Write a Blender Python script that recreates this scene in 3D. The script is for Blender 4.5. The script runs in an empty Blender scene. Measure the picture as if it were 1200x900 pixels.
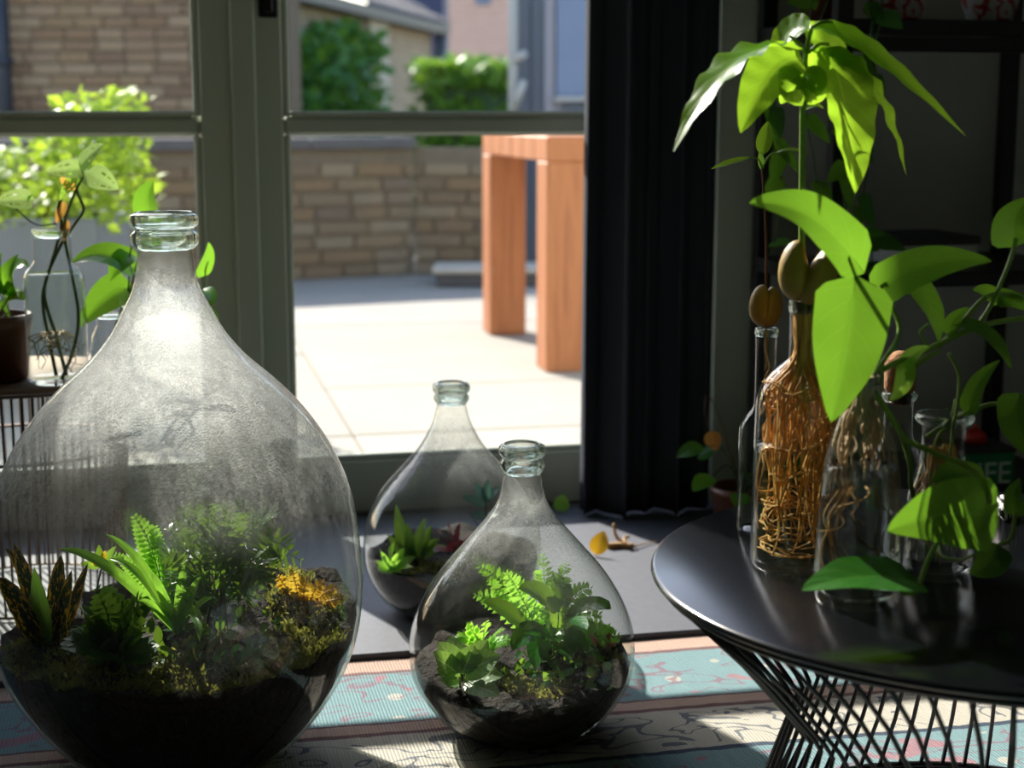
import bpy, bmesh, math, random
from mathutils import Vector, Matrix
R = random.Random(7)
sc = bpy.context.scene
COL = sc.collection

# ------------------------------------------------------------------ camera, sky, sun, exposure
FPX, PIT, CAMZ = 1850.0, math.radians(9.8), 0.9
cam = bpy.data.cameras.new('camera'); camo = bpy.data.objects.new('camera', cam); COL.objects.link(camo)
camo.location = (0, 0, CAMZ); camo.rotation_euler = (math.pi/2 - PIT, 0, 0)
cam.sensor_width = 36; cam.lens = 36*FPX/1200; cam.clip_start = 0.02; cam.clip_end = 200
cam.dof.use_dof = True; cam.dof.focus_distance = 2.1; cam.dof.aperture_fstop = 4.2
sc.camera = camo
SUNV = Vector((.54, -.84, -math.tan(math.radians(33)))).normalized()
w = bpy.data.worlds.new('sky'); sc.world = w; w.use_nodes = True
wn = w.node_tree.nodes; wl = w.node_tree.links; wn.clear()
sky = wn.new('ShaderNodeTexSky'); sky.sky_type = 'NISHITA'; sky.sun_disc = False
sky.sun_elevation = math.radians(33); sky.sun_rotation = math.atan2(-.54, .84)
bgn = wn.new('ShaderNodeBackground'); bgn.inputs['Strength'].default_value = 0.30
wo = wn.new('ShaderNodeOutputWorld')
wl.new(sky.outputs[0], bgn.inputs[0]); wl.new(bgn.outputs[0], wo.inputs[0])
sun = bpy.data.lights.new('sun_offscreen', 'SUN'); sun.energy = 8.2; sun.angle = math.radians(.55); sun.color = (1, .95, .86)
suno = bpy.data.objects.new('sun_offscreen', sun); COL.objects.link(suno)
suno.rotation_euler = SUNV.to_track_quat('-Z', 'Y').to_euler(); suno.location = (-4, 6, 6)
vs = sc.view_settings; vs.view_transform = 'Standard'; vs.look = 'None'; vs.gamma = 1.0; vs.exposure = 0.45
vs.use_curve_mapping = False
cy = sc.cycles
cy.max_bounces = 14; cy.diffuse_bounces = 5; cy.glossy_bounces = 4; cy.transmission_bounces = 8
cy.transparent_max_bounces = 32; cy.caustics_reflective = False; cy.caustics_refractive = False
cy.sample_clamp_indirect = 6.0

# ------------------------------------------------------------------ pixel -> place helpers (frame 1200x900)
CP, SP = math.cos(PIT), math.sin(PIT)
def ray(px, py):
    a = (px-600)/FPX; b = (450-py)/FPX
    return Vector((a, CP + b*SP, -SP + b*CP))
def at(px, py, y):                      # point seen at a pixel, at distance y
    d = ray(px, py); return Vector((0, 0, CAMZ)) + d*(y/d.y)
def onz(px, py, z):                     # point seen at a pixel, on the level z
    d = ray(px, py); return Vector((0, 0, CAMZ)) + d*((z-CAMZ)/d.z)
def mpp(p):                             # metres per pixel at a place
    return (p[1]*CP - (p[2]-CAMZ)*SP)/FPX
ANG = math.radians(12.5)                # the house stands turned by this much
U = Vector((math.cos(ANG), math.sin(ANG), 0)); V = Vector((-math.sin(ANG), math.cos(ANG), 0))
O0 = Vector((0, 3.45, 0))
def HF(s, t, z=0): return O0 + U*s + V*t + Vector((0, 0, z))
def onwall(px, py, t=0.0):
    d = ray(px, py); o = Vector((0, 0, CAMZ))
    k = (O0 + V*t - o).dot(V)/d.dot(V); p = o + d*k
    return (p-O0).dot(U), p.z

# ------------------------------------------------------------------ materials
def lin(c): return c/12.92 if c <= .04045 else ((c+.055)/1.055)**2.4
def rgb(r, g, b): return (lin(r/255), lin(g/255), lin(b/255), 1)
class NT:
    def __init__(s, name):
        s.m = bpy.data.materials.new(name); s.m.use_nodes = True; s.t = s.m.node_tree; s.t.nodes.clear()
        s.out = s.n('OutputMaterial')
    def n(s, kind, **kw):
        nd = s.t.nodes.new('ShaderNode'+kind)
        for k, v in kw.items():
            if k.startswith('_'): setattr(nd, k[1:], v)
            else: nd.inputs[k.replace('_', ' ')].default_value = v
        return nd
    def l(s, a, b): s.t.links.new(a, b); return s
    def math(s, op, a, b=None, c=None):
        nd = s.n('Math', _operation=op)
        for i, x in enumerate((a, b, c)):
            if x is None: continue
            if isinstance(x, (int, float)): nd.inputs[i].default_value = x
            else: s.l(x, nd.inputs[i])
        return nd.outputs[0]
    def mixc(s, fac, a, b):
        nd = s.n('Mix', _data_type='RGBA')
        for sock, x in ((nd.inputs[0], fac), (nd.inputs[6], a), (nd.inputs[7], b)):
            if isinstance(x, (int, float, tuple)): sock.default_value = x
            else: s.l(x, sock)
        return nd.outputs[2]
    def mixs(s, fac, a, b):
        nd = s.n('MixShader')
        if isinstance(fac, (int, float)): nd.inputs[0].default_value = fac
        else: s.l(fac, nd.inputs[0])
        s.l(a, nd.inputs[1]); s.l(b, nd.inputs[2]); return nd.outputs[0]
    def ramp(s, fac, stops, mode='LINEAR'):
        nd = s.n('ValToRGB'); cr = nd.color_ramp; cr.interpolation = mode
        while len(cr.elements) < len(stops): cr.elements.new(.5)
        for e, (p, c) in zip(cr.elements, stops): e.position = p; e.color = c
        s.l(fac, nd.inputs[0]); return nd.outputs[0]
    def obj(s): return s.n('TexCoord').outputs['Object']
    def noise(s, vec, scale, detail=4, rough=.55, dist=0):
        nd = s.n('TexNoise', Scale=scale, Detail=detail, Roughness=rough, Distortion=dist)
        if vec is not None: s.l(vec, nd.inputs['Vector'])
        return nd.outputs[0]
    def scalev(s, vec, sx, sy, sz):
        nd = s.n('Mapping'); nd.inputs['Scale'].default_value = (sx, sy, sz); s.l(vec, nd.inputs[0]); return nd.outputs[0]
    def bump(s, h, strength=.3, dist=.01):
        nd = s.n('Bump', Strength=strength, Distance=dist); s.l(h, nd.inputs['Height']); return nd.outputs[0]
    def pr(s, col, rough=.5, metal=0, spec=.5, normal=None):
        nd = s.n('BsdfPrincipled'); nd.inputs['Metallic'].default_value = metal
        nd.inputs['Specular IOR Level'].default_value = spec
        for k, x in (('Base Color', col), ('Roughness', rough)):
            if isinstance(x, (int, float, tuple)): nd.inputs[k].default_value = x
            else: s.l(x, nd.inputs[k])
        if normal is not None: s.l(normal, nd.inputs['Normal'])
        return nd.outputs[0]
    def done(s, sh): s.l(sh, s.out.inputs[0]); return s.m

def mat_basic(name, c1, c2=None, rough=.5, scale=8, metal=0, spec=.5, bump=0, bscale=60, bdist=.005):
    k = NT(name); v = k.obj()
    col = c1
    if c2 is not None: col = k.mixc(k.noise(v, scale), c1, c2)
    nm = k.bump(k.noise(v, bscale, 5), bump, bdist) if bump else None
    return k.done(k.pr(col, rough, metal, spec, nm))
def rand_mat(name, cols, rough=.8, scale=30, bump=.4):      # colour differs from object to object
    k = NT(name); v = k.obj(); rnd = k.n('ObjectInfo').outputs['Random']
    st = [((i+.0)/(len(cols)), c) for i, c in enumerate(cols)]
    base = k.ramp(rnd, st)
    n = k.noise(v, scale, 6, .65)
    col = k.mixc(k.math('MULTIPLY', n, .55), base, rgb(95, 80, 66))
    return k.done(k.pr(col, rough, 0, .2, k.bump(n, bump, .01)))
def facing(k): return k.n('LayerWeight', Blend=.5).outputs['Facing']
def mat_glass(name, tint=(.97, .985, .97, 1), edge=(.55, .62, .56, 1), refl=.92, power=4.6, rough=.015, bump=0, base=.045):
    k = NT(name); f = facing(k)
    nm = None
    if bump:
        nm = k.bump(k.noise(k.obj(), 22, 2), bump, .004)
    tc = k.mixc(k.math('POWER', f, 4.0), tint, edge)
    tr = k.n('BsdfTransparent'); k.l(tc, tr.inputs[0])
    gl = k.n('BsdfGlossy', Roughness=rough)
    if nm is not None: k.l(nm, gl.inputs['Normal'])
    fac = k.math('MULTIPLY_ADD', k.math('POWER', f, power), refl-base, base)
    return k.done(k.mixs(fac, tr.outputs[0], gl.outputs[0]))
def mat_fogged(name, z0, z1, amount, low=.0):               # glass with condensation between z0 and z1
    k = NT(name); f = facing(k); v = k.obj()
    z = k.n('SeparateXYZ'); k.l(v, z.inputs[0])
    def rng(x, a, b, c, d):
        m = k.n('MapRange', _interpolation_type='SMOOTHSTEP'); k.l(x, m.inputs['Value'])
        for n_, q in (('From Min', a), ('From Max', b), ('To Min', c), ('To Max', d)): m.inputs[n_].default_value = q
        return m.outputs[0]
    zone = k.math('MULTIPLY', rng(z.outputs[2], z0, z0+.13, low, 1), rng(z.outputs[2], z1-.16, z1, 1, 0))
    streak = k.noise(k.scalev(v, 40, 40, 2.6), 1.0, 5, .65)
    patch = k.noise(v, 6, 4, .6)
    vor = k.n('TexVoronoi', Scale=330); k.l(v, vor.inputs['Vector'])
    dro = k.math('LESS_THAN', vor.outputs['Distance'], .26)
    grain = k.noise(v, 170, 3, .7)
    m = rng(k.math('ADD', k.math('MULTIPLY', streak, .85), k.math('MULTIPLY', patch, .22)), .36, .70, .45, 1)
    m = k.math('MULTIPLY', m, rng(grain, .36, .60, .62, 1))
    cov = k.math('MULTIPLY', k.math('MULTIPLY', m, zone), amount)
    bead = k.math('MULTIPLY', dro, k.math('MULTIPLY', zone, k.math('GREATER_THAN', patch, .47)))
    cov = k.math('MINIMUM', .9, k.math('ADD', cov, k.math('MULTIPLY', bead, .22)))
    nm = k.bump(vor.outputs['Distance'], .35, .002)
    tc = k.mixc(k.math('POWER', f, 4.0), (.965, .98, .955, 1), (.38, .46, .38, 1))
    tr = k.n('BsdfTransparent'); k.l(tc, tr.inputs[0])
    gl = k.n('BsdfGlossy', Roughness=.02)
    clear = k.mixs(k.math('MULTIPLY_ADD', k.math('POWER', f, 5.0), .86, .045), tr.outputs[0], gl.outputs[0])
    tl = k.n('BsdfTranslucent', Color=(.92, .93, .91, 1)); k.l(nm, tl.inputs['Normal'])
    rf = k.n('BsdfRefraction', Color=(.95, .96, .95, 1), Roughness=.30, IOR=1.12); k.l(nm, rf.inputs['Normal'])
    g2 = k.n('BsdfGlossy', Color=(.93, .94, .93, 1), Roughness=.3); k.l(nm, g2.inputs['Normal'])
    fg = k.mixs(.62, tl.outputs[0], rf.outputs[0]); fg = k.mixs(.06, fg, g2.outputs[0])
    return k.done(k.mixs(cov, clear, fg))
def mat_leaf(name, c1, c2, vein, trans=.45, rough=.35, tcol=None, side=14, vw=.35, spec=.5):
    k = NT(name); uv = k.n('TexCoord').outputs['UV']
    sx = k.n('SeparateXYZ'); k.l(uv, sx.inputs[0])
    u = k.math('ABSOLUTE', k.math('MULTIPLY_ADD', sx.outputs[0], 2, -1)); v = sx.outputs[1]
    mid = k.math('LESS_THAN', u, .05)
    ph = k.math('FRACT', k.math('SUBTRACT', k.math('MULTIPLY', v, side/2), k.math('MULTIPLY', u, 1.6)))
    sv = k.math('LESS_THAN', ph, .09)
    vn = k.math('MULTIPLY', k.math('MAXIMUM', mid, k.math('MULTIPLY', sv, .6)), vw*2)
    rnd = k.n('ObjectInfo').outputs['Random']
    n = k.noise(k.n('TexCoord').outputs['Object'], 30, 4)
    base = k.mixc(k.math('MULTIPLY_ADD', rnd, .5, k.math('MULTIPLY', n, .5)), c1, c2)
    col = k.mixc(vn, base, vein)
    nm = k.bump(k.math('SUBTRACT', k.math('SINE', k.math('MULTIPLY', ph, 3.1416)), vn), .12, .002)
    p = k.pr(col, rough, 0, spec, nm)
    tl = k.n('BsdfTranslucent')
    if tcol is None: k.l(k.mixc(.5, col, k.mixc(.0, (.55, .85, .05, 1), (1, 1, 1, 1))), tl.inputs[0])
    else: k.l(k.mixc(.25, tcol, col), tl.inputs[0])
    return k.done(k.mixs(trans, p, tl.outputs[0]))

M = {}
M['frame'] = mat_basic('painted_frame', rgb(204, 210, 190), rgb(196, 203, 183), .42, 3)
M['wallpaint'] = mat_basic('wall_paint', rgb(205, 205, 198), rgb(196, 197, 190), .85, 3)
M['darkfloor'] = mat_basic('dark_floorboards', rgb(52, 46, 42), rgb(36, 32, 30), .5, 9)
M['slate'] = mat_basic('slate_tile', rgb(98, 101, 110), rgb(76, 79, 88), .62, 60, bump=.25, bscale=240, bdist=.002)
M['blackmetal'] = mat_basic('black_metal', rgb(9, 9, 10), rgb(14, 14, 15), .38, 40)
M['tabletop'] = mat_basic('black_lacquer_top', rgb(7, 9, 12), rgb(11, 13, 17), .19, 200, spec=.55)
M['darkpost'] = mat_basic('dark_blue_paint', rgb(40, 48, 60), rgb(34, 42, 54), .5)
M['brassdark'] = mat_basic('dark_lock_metal', rgb(50, 46, 42), rgb(28, 26, 25), .4, 120, metal=.7)
M['cork'] = mat_basic('cork', rgb(190, 140, 92), rgb(140, 92, 55), .9, 90, bump=.5, bscale=150)
M['terracotta'] = mat_basic('brown_glazed_clay', rgb(110, 62, 38), rgb(84, 46, 28), .4, 14)
M['rattan'] = mat_basic('bronze_wire', rgb(140, 110, 88), rgb(116, 90, 72), .45, 30, metal=.4)
M['soil'] = mat_basic('potting_soil', rgb(46, 32, 23), rgb(15, 11, 8), .95, 60, bump=.9, bscale=130, bdist=.012)
M['glass'] = mat_glass('clear_glass')
M['glassblue'] = mat_glass('clear_bottle_glass', (.975, .985, .98, 1), (.42, .50, .50, 1), .95, 3.8, bump=.12)
M['pane'] = mat_glass('window_glass', (.985, .99, .985, 1), (.9, .93, .9, 1), .7, 5, base=.018)
M['carboy'] = mat_glass('carboy_glass', (.965, .98, .955, 1), (.45, .53, .45, 1), .93, 3.0, bump=.15)
M['fogged'] = mat_fogged('misted_carboy_glass', .335, .74, .84, .03)
M['foglight'] = mat_fogged('lightly_misted_glass', .17, .44, .38, .04)
def mat_rim(name):
    k = NT(name); g = k.n('BsdfGlass', Color=(.93, .97, .94, 1), Roughness=.0, IOR=1.48)
    tr = k.n('BsdfTransparent', Color=(.9, .94, .9, 1))
    return k.done(k.mixs(.2, g.outputs[0], tr.outputs[0]))
M['rim'] = mat_rim('thick_glass_lip')
def mat_water(name, tint):
    k = NT(name); f = facing(k)
    tr = k.n('BsdfTransparent', Color=tint); gl = k.n('BsdfGlossy', Roughness=.01)
    a = tr.outputs[0]
    return k.done(k.mixs(k.math('MULTIPLY_ADD', k.math('POWER', f, 4), .6, .03), a, gl.outputs[0]))
M['water'] = mat_water('water', (.93, .96, .92, 1))
def mat_lens(name, tint):
    k = NT(name); f = facing(k)
    tr = k.n('BsdfTransparent', Color=tint); rf = k.n('BsdfRefraction', Color=(.96, .98, .97, 1), Roughness=.02, IOR=1.30); gl = k.n('BsdfGlossy', Roughness=.01)
    return k.done(k.mixs(k.math('MULTIPLY_ADD', k.math('POWER', f, 4), .6, .03), k.mixs(.55, tr.outputs[0], rf.outputs[0]), gl.outputs[0]))
M['waterlens'] = mat_lens('clear_water', (.93, .96, .93, 1))
M['waterhazy'] = mat_water('greenish_water', (.88, .91, .80, 1))
# leaves
G = lambda *a, **k: mat_leaf(*a, **k)
M['avocado'] = G('avocado_leaf', rgb(92, 140, 30), rgb(66, 112, 26), rgb(150, 180, 80), trans=.55, rough=.32, tcol=(.50, .84, .04, 1))
M['pothos'] = G('pothos_leaf', rgb(52, 114, 34), rgb(36, 92, 28), rgb(100, 150, 60), trans=.36, rough=.32, tcol=(.34, .70, .04, 1), side=10, vw=.16, spec=.4)
M['monstera'] = G('monstera_leaf', rgb(150, 190, 90), rgb(120, 170, 70), rgb(200, 220, 140), trans=.5, rough=.4, tcol=(.62, .85, .25, 1), side=10)
M['croton'] = None
def mat_croton():
    k = NT('croton_leaf'); uv = k.n('TexCoord').outputs['UV']
    n = k.noise(k.scalev(uv, 6, 10, 1), 1.0, 3, .6)
    sx = k.n('SeparateXYZ'); k.l(uv, sx.inputs[0])
    u = k.math('ABSOLUTE', k.math('MULTIPLY_ADD', sx.outputs[0], 2, -1))
    mid = k.math('LESS_THAN', u, .22)
    m = k.math('MULTIPLY', k.math('GREATER_THAN', k.math('ADD', n, k.math('MULTIPLY', u, .12)), .60), .9)
    col = k.mixc(m, rgb(24, 46, 22), rgb(206, 154, 24))
    tl = k.n('BsdfTranslucent'); k.l(col, tl.inputs[0])
    return k.done(k.mixs(.4, k.pr(col, .35), tl.outputs[0]))
M['croton'] = mat_croton()
M['strap'] = G('strap_leaf', rgb(96, 160, 50), rgb(72, 138, 44), rgb(160, 200, 90), trans=.5, rough=.3, tcol=(.45, .85, .08, 1), side=2)
M['strap_dark'] = G('dark_strap_leaf', rgb(40, 96, 44), rgb(30, 80, 40), rgb(80, 140, 80), trans=.3, rough=.3, side=2)
M['fern'] = G('fern_frond', rgb(120, 180, 60), rgb(96, 160, 48), rgb(150, 200, 80), trans=.5, rough=.45, tcol=(.5, .88, .1, 1), side=2, vw=.1)
M['fern_dark'] = G('dark_fern_frond', rgb(46, 104, 44), rgb(30, 80, 36), rgb(80, 140, 70), trans=.4, rough=.4, side=2, vw=.1)
M['palm'] = G('narrow_leaflet', rgb(50, 112, 44), rgb(34, 88, 38), rgb(90, 150, 80), trans=.30, rough=.22, side=2, vw=.2)
M['coffee'] = G('glossy_broad_leaf', rgb(40, 112, 36), rgb(28, 88, 30), rgb(90, 160, 70), trans=.36, rough=.22, side=12, vw=.2)
M['fittonia'] = G('silver_veined_leaf', rgb(150, 180, 130), rgb(112, 156, 96), rgb(232, 238, 215), trans=.35, rough=.4, side=16, vw=.42)
M['limeleaf'] = G('lime_green_leaf', rgb(140, 200, 60), rgb(110, 180, 50), rgb(190, 220, 110), trans=.5, rough=.4, tcol=(.55, .9, .1, 1))
M['redleaf'] = G('dark_red_leaf', rgb(140, 30, 44), rgb(100, 22, 34), rgb(190, 90, 100), trans=.3, rough=.35, tcol=(.6, .06, .10, 1))
M['blueleaf'] = G('blue_green_leaf', rgb(50, 92, 84), rgb(36, 74, 66), rgb(90, 130, 120), trans=.25, rough=.35, tcol=(.15, .4, .3, 1))
M['orangefern'] = G('orange_green_moss_frond', rgb(190, 120, 30), rgb(120, 150, 40), rgb(210, 150, 50), trans=.5, rough=.5, tcol=(.8, .5, .05, 1), side=2)
M['yellowleaf'] = G('yellow_leaf', rgb(226, 160, 22), rgb(236, 178, 40), rgb(240, 200, 90), trans=.5, rough=.45, tcol=(.95, .55, .03, 1))
M['dryleaf'] = G('dry_orange_leaf', rgb(220, 140, 60), rgb(190, 110, 40), rgb(240, 180, 100), trans=.45, rough=.6, tcol=(.9, .5, .1, 1))
M['bushleaf'] = G('garden_bush_leaf', rgb(126, 154, 42), rgb(86, 122, 32), rgb(190, 210, 90), trans=.4, rough=.5, tcol=(.6, .8, .06, 1), side=2)
M['hedgeleaf'] = G('hedge_leaf', rgb(120, 160, 50), rgb(70, 120, 44), rgb(150, 180, 80), trans=.3, rough=.5, side=2)
M['ivyleaf'] = G('ivy_leaf', rgb(60, 120, 50), rgb(44, 98, 44), rgb(90, 140, 70), trans=.3, rough=.45, side=2)
M['stem'] = mat_basic('green_stem', rgb(140, 172, 64), rgb(116, 150, 50), .45, 20)
M['stemdark'] = mat_basic('dark_green_stem', rgb(52, 92, 40), rgb(40, 74, 34), .5, 20)
M['stemolive'] = mat_basic('olive_stem', rgb(112, 132, 60), rgb(84, 98, 48), .5, 20)
M['stembrown'] = mat_basic('brown_stem', rgb(116, 72, 40), rgb(90, 56, 34), .7, 40)
M['seed'] = mat_basic('avocado_seed', rgb(176, 150, 56), rgb(120, 84, 36), .5, 26, bump=.3, bscale=40)
M['root'] = mat_basic('golden_roots', rgb(222, 178, 104), rgb(188, 132, 62), .7, 60)
M['rootpale'] = mat_basic('pale_roots', rgb(220, 202, 164), rgb(160, 124, 82), .7, 50)
M['twig'] = mat_basic('dry_twig', rgb(200, 160, 100), rgb(160, 118, 70), .8, 60)
M['mosscol'] = mat_leaf('moss_blade', rgb(104, 100, 44), rgb(66, 74, 32), rgb(150, 150, 60), trans=.4, rough=.7, tcol=(.42, .42, .08, 1), side=2, vw=.0)
# outdoors
M['stonebrick'] = rand_mat('old_garden_brick', [rgb(150, 130, 102), rgb(134, 114, 90), rgb(162, 146, 120), rgb(126, 110, 94), rgb(146, 122, 92)])
M['buffbrick'] = rand_mat('weathered_buff_brick', [rgb(166, 138, 108), rgb(150, 122, 96), rgb(180, 156, 128), rgb(142, 116, 96), rgb(164, 138, 106), rgb(176, 154, 126)])
M['mortar'] = mat_basic('mortar', rgb(128, 114, 94), rgb(104, 92, 76), .95, 20, bump=.5)
M['coping'] = mat_basic('dark_stone_coping', rgb(104, 100, 98), rgb(84, 82, 82), .9, 12, bump=.4)
M['paver'] = rand_mat('pale_patio_stone', [rgb(222, 214, 196), rgb(214, 205, 188), rgb(228, 221, 205), rgb(218, 208, 190)], .85, 6, .2)
def mat_paver():
    k = NT('pale_patio_slab'); v = k.obj(); rnd = k.n('ObjectInfo').outputs['Random']
    base = k.mixc(rnd, rgb(164, 159, 149), rgb(172, 167, 157))
    n = k.noise(v, 3.5, 6, .65, .6); col = k.mixc(k.math('MULTIPLY', n, .55), base, rgb(142, 134, 121))
    return k.done(k.pr(col, .85, 0, .2, k.bump(k.noise(v, 40, 5), .2, .006)))
M['paver'] = mat_paver()
M['earth'] = mat_basic('bare_ground', rgb(140, 128, 108), rgb(110, 102, 84), .95, 4)
M['joint'] = mat_basic('sandy_joint', rgb(150, 143, 130), rgb(136, 128, 115), .95, 30)
def mat_wood():
    k = NT('orange_hardwood'); v = k.obj()
    n = k.noise(k.scalev(v, 22, 22, 1.6), 1.0, 5, .6, .4)
    col = k.ramp(n, [(.3, rgb(150, 92, 58)), (.55, rgb(182, 118, 76)), (.75, rgb(136, 82, 56))])
    return k.done(k.pr(col, .55, 0, .35, k.bump(n, .2, .004)))
M['wood'] = mat_wood()
def mat_bricktex(name, c1, c2, mo, scale):
    k = NT(name); v = k.n('TexCoord').outputs['UV']
    b = k.n('TexBrick', Scale=scale, Color1=c1, Color2=c2, Mortar=mo); b.inputs['Mortar Size'].default_value = .012
    b.inputs['Brick Width'].default_value = .22; b.inputs['Row Height'].default_value = .075
    k.l(v, b.inputs['Vector']); return k.done(k.pr(b.outputs[0], .9, 0, .2))
M['pinkbrick'] = mat_bricktex('pink_brick', rgb(222, 178, 160), rgb(212, 164, 148), rgb(216, 190, 176), 1)
M['ivybrick'] = mat_bricktex('shaded_stone_brick', rgb(176, 156, 130), rgb(156, 138, 114), rgb(170, 156, 136), 1)  # the outbuilding bricks' own warm brown, with mortar close in tone
M['palestone'] = mat_basic('pale_render', rgb(200, 190, 172), rgb(186, 176, 160), .9, 6)
M['cladA'] = mat_basic('slate_grey_boards', rgb(86, 95, 108), rgb(76, 85, 98), .6, 4)
M['cladB'] = mat_basic('light_grey_boards', rgb(150, 150, 160), rgb(140, 140, 150), .6, 4)
M['cladC'] = mat_basic('blue_grey_boards', rgb(124, 140, 168), rgb(114, 130, 156), .6, 4)
M['pipe'] = mat_basic('pale_grey_pipe', rgb(176, 178, 176), rgb(160, 162, 160), .5, 6)
M['bluehouse'] = mat_basic('deep_blue_render', rgb(50, 70, 110), rgb(44, 62, 98), .7, 4)
M['roofslate'] = rand_mat('roof_slate', [rgb(140, 132, 128), rgb(110, 106, 106), rgb(176, 160, 148), rgb(120, 114, 112)], .7, 12, .3)
M['planter'] = mat_basic('grey_planter', rgb(112, 118, 126), rgb(102, 108, 116), .6, 5)
def mat_curtain():
    k = NT('charcoal_curtain'); v = k.obj()
    n = k.noise(v, 420, 2); col = k.mixc(n, rgb(58, 60, 65), rgb(72, 73, 78))
    return k.done(k.pr(col, .95, 0, .04, k.bump(n, .25, .002)))
M['curtain'] = mat_curtain()
M['paper'] = mat_basic('white_card', rgb(225, 225, 220), rgb(215, 215, 210), .7)
M['boxblack'] = mat_basic('black_card', rgb(24, 24, 24), rgb(70, 70, 68), .6, 40)
M['boxgreen'] = mat_basic('green_card', rgb(24, 120, 66), rgb(20, 108, 58), .55)
M['letter'] = mat_basic('pale_green_print', rgb(205, 228, 210), rgb(198, 222, 204), .6)
M['red'] = mat_basic('red_plastic', rgb(200, 44, 30), rgb(180, 36, 26), .4)
def mat_redwhite():
    k = NT('red_white_ceramic'); n = k.noise(k.obj(), 26, 2)
    return k.done(k.pr(k.ramp(n, [(.0, rgb(225, 220, 215)), (.5, rgb(190, 40, 44)), (.58, rgb(225, 220, 215))], 'CONSTANT'), .3))
M['redwhite'] = mat_redwhite()
def mat_zebra():
    k = NT('zebra_shell'); w_ = k.n('TexWave', Scale=55, Distortion=6); k.l(k.obj(), w_.inputs['Vector'])
    return k.done(k.pr(k.ramp(w_.outputs[1], [(0, rgb(30, 28, 28)), (.5, rgb(235, 230, 222))], 'CONSTANT'), .35))
M['zebra'] = mat_zebra()
def mat_rug():                                              # x along the stripes, y = distance in from the far edge (metres)
    k = NT('woven_rug'); v = k.obj(); s = k.n('SeparateXYZ'); k.l(v, s.inputs[0])
    wob = k.math('MULTIPLY_ADD', k.noise(v, 30, 2), .012, -.006)
    d = k.math('ADD', k.math('MULTIPLY', s.outputs[1], -1), wob)
    teal, pink, cream, dk, br = rgb(142, 176, 181), rgb(220, 188, 170), rgb(218, 212, 197), rgb(74, 88, 106), rgb(138, 104, 104)
    L = 1.6
    seq = [(0, pink), (.056, br), (.064, teal), (.265, br), (.274, pink), (.305, br), (.318, cream), (.458, dk), (.474, teal),
           (.66, br), (.668, pink), (.71, br), (.72, cream), (.86, dk), (.875, teal), (1.08, pink), (1.13, cream), (1.3, teal)]
    base = k.ramp(k.math('DIVIDE', d, L), [(p/L, c) for p, c in seq], 'CONSTANT')
    n1 = k.noise(k.scalev(v, 1, 1.7, 1), 9.5, 1.2, .5, 1.1); n2 = k.noise(v, 12, 1.5, .5, .8)
    vor = k.n('TexVoronoi', Scale=16); k.l(v, vor.inputs['Vector'])
    dots = k.math('LESS_THAN', vor.outputs['Distance'], .22)
    isteal = k.ramp(k.math('DIVIDE', d, L), [(0, (0,0,0,1)), (.075/L, (1,1,1,1)), (.255/L, (0,0,0,1)), (.49/L, (1,1,1,1)), (.65/L, (0,0,0,1)), (.89/L, (1,1,1,1)), (1.07/L, (0,0,0,1))], 'CONSTANT')
    iscream = k.ramp(k.math('DIVIDE', d, L), [(0, (0,0,0,1)), (.33/L, (1,1,1,1)), (.45/L, (0,0,0,1)), (.73/L, (1,1,1,1)), (.85/L, (0,0,0,1))], 'CONSTANT')
    band = lambda n, c, w_: k.math('LESS_THAN', k.math('ABSOLUTE', k.math('SUBTRACT', n, c)), w_)
    c = k.mixc(k.math('MULTIPLY', isteal, k.math('MULTIPLY', dots, .8)), base, cream)
    c = k.mixc(k.math('MULTIPLY', isteal, k.math('MULTIPLY', band(n1, .58, .022), .75)), c, rgb(160, 120, 134))
    c = k.mixc(k.math('MULTIPLY', isteal, k.math('MULTIPLY', k.math('GREATER_THAN', n2, .66), .85)), c, rgb(190, 140, 148))
    c = k.mixc(k.math('MULTIPLY', iscream, k.math('MULTIPLY', band(n1, .50, .024), .85)), c, rgb(104, 112, 124))
    c = k.mixc(k.math('MULTIPLY', iscream, k.math('MULTIPLY', k.math('GREATER_THAN', n2, .68), .85)), c, rgb(92, 100, 116))
    wv = k.n('TexWave', Scale=62); k.l(v, wv.inputs['Vector'])
    wv2 = k.n('TexWave', Scale=95, _bands_direction='Y'); k.l(v, wv2.inputs['Vector'])
    h = k.math('MULTIPLY', wv.outputs[1], wv2.outputs[1])
    c = k.mixc(k.math('MULTIPLY', k.math('SUBTRACT', 1, h), .22), c, rgb(90, 92, 96))
    return k.done(k.pr(c, .92, 0, .15, k.bump(h, .8, .004)))
M['rug'] = mat_rug()

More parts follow.
